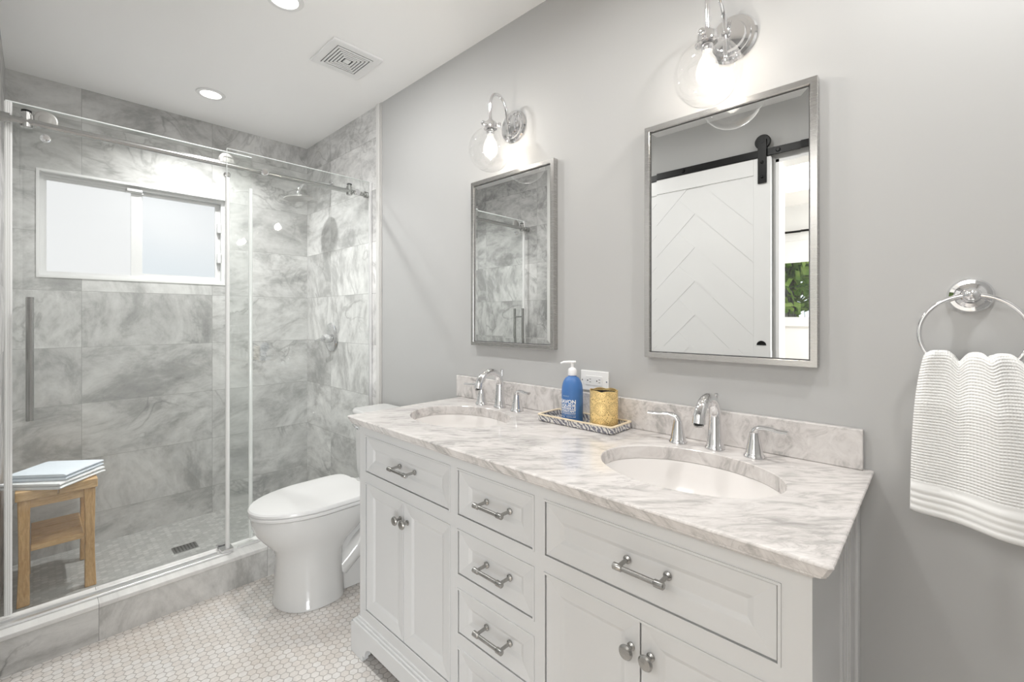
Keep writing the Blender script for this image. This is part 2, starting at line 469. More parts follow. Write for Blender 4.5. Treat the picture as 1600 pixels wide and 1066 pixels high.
class MB:
    """collects shapes into one mesh; coordinates are relative to origin og"""
    def __init__(s, og=(0, 0, 0)):
        s.b = bmesh.new()
        s.og = Vector(og)
    def v(s, p):
        return s.b.verts.new(Vector(p) - s.og)
    def box(s, x0, x1, y0, y1, z0, z1, bev=0.0, seg=2, mi=0, rot=None, piv=None):
        vs = [s.v((x, y, z)) for z in (z0, z1) for (x, y) in ((x0, y0), (x1, y0), (x1, y1), (x0, y1))]
        if rot is not None:
            pv = Vector(piv if piv is not None else ((x0 + x1) / 2, (y0 + y1) / 2, (z0 + z1) / 2)) - s.og
            for q in vs:
                q.co = rot @ (q.co - pv) + pv
        fs = [s.b.faces.new([vs[i] for i in f]) for f in ((3, 2, 1, 0), (4, 5, 6, 7), (0, 1, 5, 4), (1, 2, 6, 5), (2, 3, 7, 6), (3, 0, 4, 7))]
        for f in fs:
            f.material_index = mi
        if bev > 0:
            es = list({e for f in fs for e in f.edges})
            r = bmesh.ops.bevel(s.b, geom=es, offset=bev, segments=seg, affect='EDGES', profile=0.5)
            for f in r['faces']:
                f.material_index = mi
        return s
    def loft(s, loops, cap0=True, cap1=True, closed=True, mi=0):
        rings = [[s.v(p) for p in L] for L in loops]
        n = len(rings[0])
        for a, b in zip(rings, rings[1:]):
            for i in range(n if closed else n - 1):
                j = (i + 1) % n
                f = s.b.faces.new((a[i], a[j], b[j], b[i]))
                f.material_index = mi
        if cap0 and n > 2:
            s.b.faces.new(list(reversed(rings[0]))).material_index = mi
        if cap1 and n > 2:
            s.b.faces.new(rings[-1]).material_index = mi
        return rings
    def lathe(s, prof, c=(0, 0, 0), ax='z', n=32, mi=0, cap=True, M3=None):
        """prof: (radius, height) pairs along the axis"""
        c = Vector(c)
        loops = []
        for r, h in prof:
            L = []
            for i in range(n):
                t = 2 * PI * i / n
                a, b = max(r, 1e-5) * math.cos(t), max(r, 1e-5) * math.sin(t)
                p = Vector((a, b, h)) if ax == 'z' else (Vector((b, h, a)) if ax == 'y' else Vector((h, a, b)))
                if M3 is not None:
                    p = M3 @ p
                L.append(c + p)
            loops.append(L)
        s.loft(loops, cap, cap, mi=mi)
        return s
    def tube(s, pts, rad, n=12, cap=True, mi=0, closed=False, flat=None):
        """tube along a path; rad number or list; flat = (w, h) scale of the section"""
        P = [Vector(p) for p in pts]
        k = len(P)
        R = rad if isinstance(rad, (list, tuple)) else [rad] * k
        T = []
        for i in range(k):
            if closed:
                d = P[(i + 1) % k] - P[i - 1]
            else:
                d = P[min(i + 1, k - 1)] - P[max(i - 1, 0)]
            T.append(d.normalized())
        up = Vector((0, 0, 1)) if abs(T[0].z) < 0.9 else Vector((1, 0, 0))
        nrm = (up - T[0] * up.dot(T[0])).normalized()
        loops = []
        for i in range(k):
            nrm = (nrm - T[i] * nrm.dot(T[i])).normalized()
            bn = T[i].cross(nrm)
            fw, fh = flat[i] if isinstance(flat, list) else (flat or (1, 1))
            loops.append([P[i] + R[i] * (nrm * math.cos(2 * PI * j / n) * fh + bn * math.sin(2 * PI * j / n) * fw) for j in range(n)])
        if closed:
            rings = [[s.v(p) for p in L] for L in loops]
            for q in range(k):
                a, b = rings[q], rings[(q + 1) % k]
                for i in range(n):
                    j = (i + 1) % n
                    s.b.faces.new((a[i], a[j], b[j], b[i])).material_index = mi
        else:
            s.loft(loops, cap, cap, mi=mi)
        return s
    def prism(s, poly, ax, a0, a1, mi=0):
        """poly of 2-D points extruded along axis ax from a0 to a1; x:(y,z) y:(x,z) z:(x,y)"""
        def P(p, a):
            return {'x': (a, p[0], p[1]), 'y': (p[0], a, p[1]), 'z': (p[0], p[1], a)}[ax]
        s.loft([[P(p, a0) for p in poly], [P(p, a1) for p in poly]], mi=mi)
        return s
    def frame(s, ax, d0, d1, a0, a1, b0, b1, wa0, wa1, wb0, wb1, mi=0):
        """rectangular frame in the plane across axis ax, without overlapping pieces"""
        def P(d, a, b):
            return {'x': (d, a, b), 'y': (a, d, b), 'z': (a, b, d)}[ax]
        o = [(a0, b0), (a1, b0), (a1, b1), (a0, b1)]
        i = [(a0 + wa0, b0 + wb0), (a1 - wa1, b0 + wb0), (a1 - wa1, b1 - wb1), (a0 + wa0, b1 - wb1)]
        V = [[s.v(P(d, *p)) for p in L_] for L_, d in ((o, d0), (o, d1), (i, d1), (i, d0))]
        for q in range(4):
            A, B = V[q], V[(q + 1) % 4]
            for k in range(4):
                j = (k + 1) % 4
                s.b.faces.new((A[k], A[j], B[j], B[k])).material_index = mi
        return s
    def xframe(s, *a):
        return s.frame('x', *a)
    def quad(s, a, b, c, d, mi=0):
        s.b.faces.new([s.v(p) for p in (a, b, c, d)]).material_index = mi
        return s
    def build(s, name, mat, parent=None, smooth=False, keep=False):
        if not keep:
            bmesh.ops.recalc_face_normals(s.b, faces=s.b.faces)
        if smooth:
            for f in s.b.faces:
                f.smooth = True
            for e in s.b.edges:
                if len(e.link_faces) == 2 and e.calc_face_angle(0) > math.radians(42):
                    e.smooth = False
        me = bpy.data.meshes.new(name)
        s.b.to_mesh(me)
        s.b.free()
        o = link(name, me, mat, parent)
        if parent is None:
            o.location = s.og
        else:
            o.location = s.og - ROOT.get(parent.name, Vector((0, 0, 0)))
        ROOT[o.name] = Vector(s.og)
        return o

ROOT = {}      # world position of each root

def thing(name, label, cat, loc=(0, 0, 0), group=None):
    o = bpy.data.objects.new(name, None)
    COL.objects.link(o)
    o.location = loc
    o.empty_display_size = 0.05
    ROOT[o.name] = Vector(loc)
    o['label'] = label
    o['category'] = cat
    if group:
        o['group'] = group
    return o

def tag(o, label, cat, group=None):
    o['label'] = label
    o['category'] = cat
    if group:
        o['group'] = group
    return o

def struct(o):
    o['kind'] = 'structure'
    return o

def L(o, label):
    o['label'] = label
    return o

def bez(p0, p1, p2, p3, n):
    out = []
    for i in range(n + 1):
        t = i / n
        out.append(tuple((1 - t) ** 3 * a + 3 * (1 - t) ** 2 * t * b + 3 * (1 - t) * t * t * c + t ** 3 * d for a, b, c, d in zip(p0, p1, p2, p3)))
    return out

def catmull(pts, n=6):
    P = [Vector(p) for p in pts]
    P = [2 * P[0] - P[1]] + P + [2 * P[-1] - P[-2]]
    out = []
    for i in range(1, len(P) - 2):
        for k in range(n):
            t = k / n
            a, b, c, d = P[i - 1], P[i], P[i + 1], P[i + 2]
            out.append(0.5 * ((2 * b) + (c - a) * t + (2 * a - 5 * b + 4 * c - d) * t * t + (3 * b - a - 3 * c + d) * t ** 3))
    out.append(P[-2])
    return out

# ================================================================== THE SETTING
LW = -1.466        # left wall plane
RX = 4.05          # wall behind the camera
SX = 0.985         # end of the shower tiling
CURB0, CURB1, CURBH = 0.845, 0.998, 0.145
FX0, FX1 = 0.0, RX

m = MB(); m.box(CURB1 - 0.02, RX + 0.1, LW - 0.05, 0.1, -0.1, 0.0)
struct(m.build('floor', M['hex']))
m = MB(); m.box(-0.12, CURB0 + 0.02, LW - 0.1, 0.1, -0.09, 0.010)
struct(m.build('floor_shower', M['hex_grey']))
m = MB(); m.box(-0.15, RX + 0.15, LW - 0.12, 0.12, H, H + 0.1)
struct(m.build('ceiling', M['ceiling']))
# curb
m = MB()
m.box(CURB0, CURB1, LW, 0.0, 0.0, CURBH - 0.018)
m.box(CURB0 - 0.004, CURB1 + 0.003, LW, 0.0, CURBH - 0.018, CURBH, 0.003, 2, mi=1)
struct(m.build('shower_curb', [M['tile_curb'], M['curb_top']]))
# back wall with window opening
WY0, WY1, WZ0, WZ1 = -1.361, -0.506, 1.455, 2.015
m = MB()
m.box(-0.12, 0, LW - 0.12, WY0, 0, H)
m.box(-0.12, 0, WY1, 0.12, 0, H)
m.box(-0.12, 0, WY0, WY1, 0, WZ0)
m.box(-0.12, 0, WY0, WY1, WZ1, H)
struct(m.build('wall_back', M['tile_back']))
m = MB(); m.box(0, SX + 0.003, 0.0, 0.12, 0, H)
struct(m.build('wall_right_tiled', M['tile_side_lit']))
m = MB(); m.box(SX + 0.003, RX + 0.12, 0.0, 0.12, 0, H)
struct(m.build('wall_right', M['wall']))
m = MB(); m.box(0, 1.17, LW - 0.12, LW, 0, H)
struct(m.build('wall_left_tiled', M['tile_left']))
OX0, OX1, OZ = 2.70, 3.58, 2.115      # doorway in the left wall
m = MB()
m.box(1.17, OX0, LW - 0.12, LW, 0, H)
m.box(OX1, RX + 0.12, LW - 0.12, LW, 0, H)
m.box(OX0, OX1, LW - 0.12, LW, OZ, H)
struct(m.build('wall_left', M['wall']))
m = MB(); m.box(RX, RX + 0.12, LW, 0.0, 0, H)
struct(m.build('wall_front', M['wall']))
# marble pencil trim where the tile ends
m = MB()
m.box(SX - 0.001, SX + 0.030, -0.010, 0.0, 0, H, 0.004)
struct(m.build('trim_1', simple('pencil_trim_marble', (0.66, 0.655, 0.64), 0.2)))
m = MB()
m.box(SX + 0.030, SX + 0.052, -0.006, 0.0, 0, H, 0.002)
struct(m.build('trim_2', simple('trim_caulk', (0.50, 0.49, 0.475), 0.4)))
m = MB(); m.box(1.17, 1.20, LW, LW + 0.010, 0, H, 0.004)
struct(m.build('trim_3', simple('pencil_trim_marble_left', (0.66, 0.655, 0.64), 0.2)))
# door casing of the doorway (reveal)
m = MB()
m.box(OX0, OX0 + 0.016, LW - 0.125, LW + 0.002, 0, OZ)
m.box(OX1 - 0.016, OX1, LW - 0.125, LW + 0.002, 0, OZ)
m.box(OX0, OX1, LW - 0.125, LW + 0.002, OZ - 0.016, OZ)
struct(m.build('trim_4', M['white']))
m = MB()
m.box(SX + 0.053, 1.74, -0.014, 0.0, 0, 0.105, 0.004)
m.box(3.24, RX, -0.014, 0.0, 0, 0.105, 0.004)
struct(m.build('baseboard_right', M['white']))

# ---- bathroom window
m = MB()
m.xframe(-0.075, 0.003, WY0, WY1, WZ0, WZ1, 0.012, 0.012, 0.012, 0.012)
win = struct(m.build('window_1', M['white']))
m = MB()
fo = 0.026
a0, a1, b0, b1 = WY0 + 0.012, WY1 - 0.012, WZ0 + 0.012, WZ1 - 0.012
m.xframe(-0.085, -0.030, a0, a1, b0, b1, 0.016, 0.018, 0.016, 0.018)
m.build('outer_frame', M['vinyl'], win)
MUL0, MUL1 = -0.984, -0.930
# left sash slides in front; right sash sits behind
m = MB()
c0, c1, d0, d1 = a0 + 0.014, MUL1 - 0.004, b0 + 0.014, b1 - 0.016
m.xframe(-0.060, -0.036, c0, MUL1 - 0.006, d0, d1, 0.012, MUL1 - 0.006 - MUL0, 0.010, 0.020)
sl = m.build('sliding_sash', M['vinyl'], win)
m = MB(); m.box(-0.050, -0.046, c0 + 0.010, MUL0 + 0.002, d0 + 0.008, d1 - 0.018)
m.build('frosted_pane', M['frosted'], sl)
m = MB()
m.xframe(-0.084, -0.0602, MUL0 + 0.01, a1 - 0.016, d0, d1, MUL1 - MUL0 - 0.01, 0.029, 0.026, 0.022)
sr = m.build('fixed_sash', M['vinyl'], win)
m = MB(); m.box(-0.074, -0.070, MUL1 - 0.004, a1 - 0.043, d0 + 0.024, d1 - 0.020)
m.build('frosted_pane', M['frosted'], sr)
m = MB(); m.box(-0.034, -0.012, -1.005, -0.935, 1.972, 1.990, 0.003)
m.box(-0.034, -0.024, -1.010, -0.93, 1.965, 1.972, 0.001)
m.build('latch', M['vinyl'], win)
for z0 in (1.795, 1.600):
    m = MB(); m.box(-0.056, -0.030, a1 - 0.038, a1 - 0.012, z0, z0 + 0.062, 0.003)
    m.build('window_stop', M['vinyl'], win)

# ---- the bedroom seen through the doorway
BY, BX0, BX1 = -4.5, 0.6, 6.2
lw = paint('bedroom_wall_paint', (0.80, 0.80, 0.79))
m = MB(); m.box(BX0 - .1, BX1 + .1, BY - 0.1, LW - 0.04, -0.1, 0.0)
struct(m.build('floor_bedroom', wood('oak_boards', (0.36, 0.28, 0.2), (0.52, 0.42, 0.31), (1, 6, 1))))
m = MB(); m.box(BX0 - .1, BX1 + .1, BY - 0.1, LW - 0.12, 2.50, 2.6)
struct(m.build('ceiling_bedroom', M['ceiling']))
V0, V1, VZ0, VZ1 = 1.10, 2.75, 1.20, 2.16
m = MB()
m.box(BX0 - .1, V0, BY - 0.12, BY, 0, 2.5); m.box(V1, BX1 + .1, BY - 0.12, BY, 0, 2.5)
m.box(V0, V1, BY - 0.12, BY, 0, VZ0); m.box(V0, V1, BY - 0.12, BY, VZ1, 2.5)
struct(m.build('wall_bedroom_back', lw))
m = MB(); m.box(BX0 - .1, BX0, BY, LW - 0.12, 0, 2.5)
struct(m.build('wall_bedroom_left', lw))
m = MB(); m.box(BX1, BX1 + .1, BY, LW - 0.12, 0, 2.5)
struct(m.build('wall_bedroom_right', lw))
m = MB()
m.box(V0 - 0.05, V1 + 0.05, BY - 0.08, BY + 0.03, VZ0 - 0.05, VZ0 + 0.055, 0.004)
m.box(V0, V1, BY - 0.08, BY - 0.01, VZ1 - 0.05, VZ1)
m.box(V0, V0 + 0.06, BY - 0.08, BY - 0.01, VZ0, VZ1); m.box(V1 - 0.06, V1, BY - 0.08, BY - 0.01, VZ0, VZ1)
w2 = struct(m.build('window_2', M['white']))
m = MB(); m.box(V0 + .05, V1 - .05, BY - 0.05, BY - 0.044, VZ0 + .05, VZ1 - .04)
m.build('pane', M['glass'], w2)
m = MB(); m.box(V0 + 0.06, V1 - 0.06, BY - 0.035, BY - 0.028, 1.88, VZ1)
m.box(V0 + 0.06, V1 - 0.06, BY - 0.04, BY - 0.02, 1.865, 1.88, 0.003)
tag(m.build('roller_blind', simple('white_blind', (0.82, 0.82, 0.81), 0.7)), 'white roller blind over the bedroom window reflected in the large mirror', 'blind')
m = MB(); m.tube([(V0 - .1, BY + 0.05, 2.20), (V1 + .1, BY + 0.05, 2.20)], 0.012)
tag(m.build('curtain_rod', M['black']), 'thin black rod above the bedroom window reflected in the large mirror', 'curtain rod')
m = MB(); m.box(-12, 14, -30, BY - 0.3, -0.6, -0.5)
struct(m.build('ground', M['lawn']))

def tree(x, y, s, nm, seed, lab):
    rnd = random.Random(seed)
    t = thing('tree', lab, 'tree', (x, y, -0.5))
    m = MB((x, y, -0.5))
    m.tube(catmull([(x, y, -0.5), (x + .05, y, .6), (x - .06 * s, y, 1.6), (x + .1, y, 2.8), (x, y, 4.0)], 5), [0.17 * s * (1 - 0.025 * i) for i in range(21)], 10)
    for k in range(4):
        a = rnd.uniform(0, 2 * PI)
        z = rnd.uniform(1.3, 2.4)
        m.tube(catmull([(x, y, z), (x + .5 * math.cos(a), y + .5 * math.sin(a), z + .5), (x + 1.2 * math.cos(a), y + 1.2 * math.sin(a), z + .9)], 5), 0.05 * s, 7)
    m.build('trunk', M['bark'], t)
    m = MB((x, y, -0.5))
    for k in range(6500):
        d = Vector((rnd.gauss(0, 1), rnd.gauss(0, 1), rnd.gauss(0, 1))).normalized() * (rnd.random() ** 0.4)
        c = Vector((x + d.x * 1.7 * s, y + d.y * 1.5 * s, 2.75 + d.z * 1.5 * s))
        a = Vector((rnd.gauss(0, 1), rnd.gauss(0, 1), rnd.gauss(0, 1))).normalized() * 0.095
        b = Vector((rnd.gauss(0, 1), rnd.gauss(0, 1), rnd.gauss(0, 1))).normalized() * 0.065
        m.quad(c - a, c - b, c + a, c + b)
    m.build('foliage', M['leaf'], t, keep=True)
tree(1.60, -7.2, 1.0, 'tree', 1, 'leafy tree with a dark trunk outside the bedroom window, nearer to the window')
tree(-0.75, -11.8, 1.2, 'tree', 2, 'leafy tree outside the bedroom window, standing farther back')

# ================================================================== BARN DOOR (seen in the mirror)
DX0, DX1, DY0, DY1, DZ0, DZ1 = 1.76, 2.685, -1.452, -1.422, 0.012, 2.128
bd = thing('barn_door', 'white sliding barn door with herringbone boards reflected in the large mirror', 'door', ((DX0 + DX1) / 2, -1.437, 0.0))
og = (0, 0, 0)
m = MB(ROOT[bd.name])
ST = 0.085
m.box(DX0, DX0 + ST, DY0, DY1, DZ0, DZ1, 0.002); m.box(DX1 - ST, DX1, DY0, DY1, DZ0, DZ1, 0.002)
m.box(DX0 + ST, DX1 - ST, DY0, DY1, DZ0, DZ0 + 0.16, 0.002); m.box(DX0 + ST, DX1 - ST, DY0, DY1, DZ1 - 0.09, DZ1, 0.002)
m.build('door_frame', M['white'], bd)
def clip(poly, x0, x1, z0, z1):
    def cut(P, inside, inter):
        out = []
        for i in range(len(P)):
            a, b = P[i - 1], P[i]
            ia, ib = inside(a), inside(b)
            if ia != ib:
                out.append(inter(a, b))
            if ib:
                out.append(b)
        return out
    for ax, lim, sg in ((0, x0, 1), (0, x1, -1), (1, z0, 1), (1, z1, -1)):
        if not poly:
            return poly
        def ins(p):
            return sg * (p[ax] - lim) >= 0
        def itr(a, b):
            t = (lim - a[ax]) / (b[ax] - a[ax])
            return (a[0] + t * (b[0] - a[0]), a[1] + t * (b[1] - a[1]))
        poly = cut(poly, ins, itr)
    return poly
m = MB(ROOT[bd.name])
px0, px1, pz0, pz1 = DX0 + ST, DX1 - ST, DZ0 + 0.16, DZ1 - 0.09
m.box(px0 - .01, px1 + .01, DY0 + 0.006, DY1 - 0.0085, pz0 - .01, pz1 + .01)
W_, LN = 0.145, 0.58
s2 = math.sqrt(0.5)
cxm = (px0 + px1) / 2
def plank(cx, cz, ang):
    ca, sa = math.cos(ang), math.sin(ang)
    g = 0.0011
    pts = []
    for (a, b) in ((g, g), (LN - g, g), (LN - g, W_ - g), (g, W_ - g)):
        pts.append((cx + a * ca - b * sa, cz + a * sa + b * ca))
    q = clip(pts, px0, px1, pz0, pz1)
    if len(q) >= 3:
        m.prism(q, 'y', DY1 - 0.010, DY1 - 0.006)
# classic herringbone rotated by 45 degrees: planks climb to the middle and fall away
for n in range(-4, 16):
    z = pz0 - 0.6 + n * W_ / s2
    # left board rises to the right, right board falls to the right, ends overlapping like herringbone
    plank(cxm - LN * s2 + W_ * s2 / 2, z - LN * s2 + W_ * s2 / 2, PI / 4)
    plank(cxm + W_ * s2 / 2, z + W_ * s2 * 1.5 - W_ * s2, -PI / 4)
m.build('herringbone_boards', M['white'], bd)
m = MB(ROOT[bd.name])
hx = 2.645
m.box(hx - 0.022, hx + 0.022, -1.420, -1.412, 1.985, 2.225, 0.002)
for z in (2.02, 2.10):
    m.lathe([(0.008, 0), (0.008, 0.004), (0.004, 0.007)], (hx, -1.412, z), 'y', 12)
m.lathe([(0.036, 0), (0.0395, 0.002), (0.0395, 0.016), (0.036, 0.018)], (hx, -1.440, 2.2155), 'y', 28)
m.lathe([(0.012, 0), (0.012, 0.02)], (hx, -1.430, 2.2155), 'y', 12)
m.build('roller_hanger', M['black'], bd)
m = MB(ROOT[bd.name])
hx2 = 1.80
m.box(hx2 - 0.022, hx2 + 0.022, -1.420, -1.412, 1.985, 2.225, 0.002)
m.lathe([(0.036, 0), (0.0395, 0.002), (0.0395, 0.016), (0.036, 0.018)], (hx2, -1.440, 2.2155), 'y', 28)
m.build('roller_hanger', M['black'], bd)
m = MB(ROOT[bd.name])
pl = [(2.640 + 0.024 * math.cos(PI * i / 12), 1.095 + 0.024 * math.sin(PI * i / 12)) for i in range(13)]
m.prism(pl, 'y', -1.4225, -1.4195)
m.build('finger_pull', M['black'], bd)
m = MB(); m.box(1.66, 3.62, -1.436, -1.428, 2.135, 2.175, 0.001)
for x in (1.72, 2.2, 2.72, 3.2, 3.56):
    m.lathe([(0.010, 0), (0.010, 0.030)], (x, -1.466, 2.155), 'y', 14)
    m.lathe([(0.012, 0), (0.008, 0.006)], (x, -1.428, 2.155), 'y', 14)
br = tag(m.build('barn_door_rail', M['black']), 'flat black steel barn door rail reflected in the large mirror', 'rail')

# ================================================================== SHOWER ENCLOSURE
GX_D, GX_R, GX_F = 0.866, 0.893, 0.918       # sliding glass, rail, fixed glass
DT, FT = 2.040, 2.042                         # glass tops
fp = thing('fixed_shower_screen', 'fixed clear glass shower screen standing beside the toilet', 'shower panel', (GX_F, -0.37, CURBH))
g = MB(ROOT[fp.name]); g.box(GX_F - 0.005, GX_F + 0.005, -0.744, -0.016, CURBH + 0.006, FT)
g.build('glass', M['glass'], fp)
g = MB(ROOT[fp.name]); g.box(GX_F - 0.0051, GX_F + 0.0051, -0.744, -0.016, FT, FT + 0.0014)
g.box(GX_F - 0.005, GX_F + 0.005, -0.7452, -0.744, 1.90, FT)
g.build('polished_edge', M['glass_edge'], fp)
g = MB(ROOT[fp.name]); g.tube([(GX_F + 0.002, -0.742, CURBH + 0.02), (GX_F + 0.002, -0.742, 1.905)], 0.010, 10, flat=(0.9, 1.25))
g.build('seal_strip', M['seal'], fp)
g = MB(ROOT[fp.name]); g.box(GX_F - 0.007, GX_F + 0.007, -0.70, -0.016, CURBH + 0.0005, CURBH + 0.010, 0.002)
g.box(GX_F - 0.008, GX_F + 0.008, -0.016, -0.001, CURBH, FT, 0.002)
g.build('wall_channel', M['alu'], fp)
for y in (-0.585, -0.098):
    g = MB(ROOT[fp.name])
    g.lathe([(0.011, 0), (0.011, 0.012), (0.016, 0.013), (0.017, 0.022), (0.012, 0.026)], (GX_F - 0.002, y, 1.965), 'x', 24)
    g.build('bolt', M['chrome'], fp)

sd = thing('shower_door', 'sliding clear glass shower door hung on steel rollers in front of the stool', 'shower door', (GX_D, -1.03, CURBH))
g = MB(ROOT[sd.name]); g.box(GX_D - 0.005, GX_D + 0.005, -1.438, -0.625, CURBH + 0.012, DT)
g.build('glass', M['glass'], sd)
g = MB(ROOT[sd.name]); g.box(GX_D - 0.0055, GX_D + 0.0055, -1.438, -0.625, DT, DT + 0.004)
g.build('polished_edge', M['glass_edge'], sd)
for y in (-1.431, -0.630):
    g = MB(ROOT[sd.name])
    w_ = 0.013 if y < -1 else 0.008
    for q in ((-0.8, 0.0, 0.8) if y < -1 else (0.0,)):
        g.tube([(GX_D + 0.006, y + q * 0.0065, CURBH + 0.012), (GX_D + 0.006, y + q * 0.0065, DT - 0.002 if y < -1 else 1.885)], 0.0055 if y < -1 else 0.009, 10)
    g.build('seal_strip', M['seal'], sd)
for y in (-1.336, -0.733):
    g = MB(ROOT[sd.name])
    g.lathe([(0.030, -0.003), (0.034, -0.002), (0.034, 0.001), (0.030, 0.002), (0.029, 0.003), (0.019, 0.0035), (0.018, 0.005), (0.010, 0.0055)], (GX_D + 0.0085, y, 1.999), 'x', 32)
    g.lathe([(0.012, 0), (0.012, 0.016)], (GX_D - 0.009, y, 1.999), 'x', 16)
    g.build('roller', M['roller'], sd)
    g = MB(ROOT[sd.name])
    g.lathe([(0.006, -0.006), (0.013, -0.004), (0.015, 0.004), (0.013, 0.016), (0.007, 0.018)], (GX_D + 0.008, y, 1.928), 'x', 24)
    g.build('stopper_knob', M['chrome'], sd)
g = MB(ROOT[sd.name])
hy = -1.376
g.tube([(GX_D + 0.045, hy, 0.865), (GX_D + 0.045, hy, 1.322)], 0.0105, 16)
g.tube([(GX_D - 0.045, hy - 0.002, 0.865), (GX_D - 0.045, hy - 0.002, 1.322)], 0.0105, 16)
for z in (0.93, 1.255):
    g.tube([(GX_D - 0.045, hy, z), (GX_D + 0.045, hy, z)], 0.006, 12)
g.build('handle', M['steel'], sd)

rl = thing('shower_rail', 'round brushed steel rail carrying the shower glass', 'shower rail', (GX_R, -0.73, 1.972))
g = MB(ROOT[rl.name]); g.tube([(GX_R, LW + 0.004, 1.972), (GX_R, -0.004, 1.972)], 0.0125, 20)
g.build('bar', M['steel'], rl)
for y0, y1 in ((LW + 0.001, LW + 0.040), (-0.030, -0.001)):
    g = MB(ROOT[rl.name]); g.tube([(GX_R, y0, 1.972), (GX_R, y1, 1.972)], 0.0185, 24)
    g.build('wall_flange', M['steel'], rl)
for y in (-1.385, -0.125):
    g = MB(ROOT[rl.name])
    g.lathe([(0.014, -0.022), (0.0165, -0.02), (0.0165, 0.026), (0.012, 0.027), (0.012, 0.036)], (GX_R, y, 1.972), 'z', 20)
    g.tube([(GX_R, y - 0.014, 1.972), (GX_R, y + 0.014, 1.972)], 0.017, 18)
    st = g.build('stop', M['steel'], rl)
    g = MB(ROOT[rl.name]); g.lathe([(0.014, 0), (0.014, 0.006), (0.010, 0.008)], (GX_R, y, 2.008), 'z', 16)
    cp = g.build('bumper', M['black'], rl)

g = MB((0.928, -0.73, CURBH))
g.box(0.925, 0.948, LW + 0.002, -0.735, CURBH + 0.0005, CURBH + 0.010, 0.003)
g.box(0.905, 0.912, LW + 0.002, -0.78, CURBH + 0.0005, CURBH + 0.014, 0.002)
tag(g.build('threshold_strip', M['alu']), 'shiny metal water barrier strip along the shower curb below the sliding door', 'threshold strip')
g = MB((0.93, -0.745, CURBH))
g.box(0.862, 0.880, -0.775, -0.725, CURBH, CURBH + 0.026, 0.002)
g.box(0.896, 0.944, -0.772, -0.722, CURBH + 0.0105, CURBH + 0.024, 0.003)
g.box(0.862, 0.940, -0.765, -0.73, CURBH, CURBH + 0.012, 0.001)
tag(g.build('door_guide', M['chrome']), 'small chrome bottom guide clamp on the curb where the glass panes meet', 'door guide')

# shower valve
vx, vz = 0.398, 1.118
sv = thing('shower_valve', 'round chrome shower valve with lever on the tiled shower wall', 'shower valve', (vx, 0, vz))
g = MB(ROOT[sv.name]); g.lathe([(0.094, -0.001), (0.096, -0.006), (0.090, -0.012), (0.045, -0.016), (0.001, -0.016)], (vx, 0, vz), 'y', 48)
g.build('escutcheon', M['chrome'], sv, True)
g = MB(ROOT[sv.name]); g.lathe([(0.030, -0.015), (0.028, -0.045), (0.025, -0.060), (0.012, -0.066)], (vx, 0, vz - 0.008), 'y', 28)
g.build('hub', M['chrome'], sv, True)
g = MB(ROOT[sv.name]); g.tube([(vx, -0.052, vz - 0.01), (vx - 0.03, -0.064, vz - 0.014), (vx - 0.075, -0.066, vz - 0.022)], [0.010, 0.008, 0.006], 12)
g.build('lever', M['chrome'], sv, True)
# shower head
sh = thing('rain_shower', 'round chrome rain shower head on a curved arm above the shower valve', 'shower head', (0.39, 0, 2.14))
g = MB(ROOT[sh.name]); g.lathe([(0.030, -0.001), (0.031, -0.004), (0.024, -0.010), (0.010, -0.013)], (0.39, 0, 2.14), 'y', 28)
g.build('flange', M['chrome'], sh, True)
g = MB(ROOT[sh.name]); g.tube(catmull([(0.39, -0.005, 2.14), (0.39, -0.09, 2.135), (0.388, -0.17, 2.115), (0.386, -0.205, 2.070), (0.385, -0.21, 2.030)], 6), 0.009, 14)
g.lathe([(0.013, 0.022), (0.014, 0.010), (0.019, 0.0), (0.016, -0.01)], (0.385, -0.21, 2.035), 'z', 20)
g.build('arm', M['chrome'], sh, True)
g = MB(ROOT[sh.name]); g.lathe([(0.012, 0.018), (0.03, 0.012), (0.078, 0.004), (0.087, 0.0), (0.087, -0.006), (0.080, -0.009), (0.001, -0.009)], (0.385, -0.21, 2.012), 'z', 40,
                               M3=Matrix.Rotation(0.10, 3, 'X'))
g.build('spray_plate', M['roller'], sh, True)
# drain
dr = MB((0.41, -0.81, 0.01))
dr.box(0.368, 0.452, -0.865, -0.757, 0.0095, 0.0125, 0.0008)
dro = dr.build('floor_drain', M['dark_steel'])
tag(dro, 'rectangular dark steel drain cover in the shower floor', 'drain')
g = MB((0.41, -0.81, 0.01))
for i in range(5):
    for j in range(7):
        cx, cy = 0.380 + i * 0.015, -0.853 + j * 0.0142
        g.lathe([(0.0038, 0.0), (0.0038, 0.0006)], (cx, cy, 0.0122), 'z', 8)
g.build('drain_holes', M['black_gap'], dro)

# ---- teak stool
SXa, SXb, SYa, SYb, SZ = 0.150, 0.512, -1.424, -1.162, 0.503
stl = thing('shower_stool', 'small teak stool with a lower shelf standing in the shower', 'stool', (0.33, -1.293, 0.010))
R0 = ROOT[stl.name]
g = MB(R0)
n = 14
for k, (a, b) in enumerate(((0.0, 0.5), (0.5, 1.0))):
    y0, y1 = SYa + (SYb - SYa) * a + 0.001, SYa + (SYb - SYa) * b - 0.001
    loops = []
    for i in range(n + 1):
        t = i / n
        x = SXa + (SXb - SXa) * t
        dip = 0.010 * math.sin(PI * t)
        loops.append([(x, y0, SZ - 0.042), (x, y1, SZ - 0.042), (x, y1, SZ - dip * 0.3), (x, y0, SZ - dip * 0.3)])
    g.loft(loops)
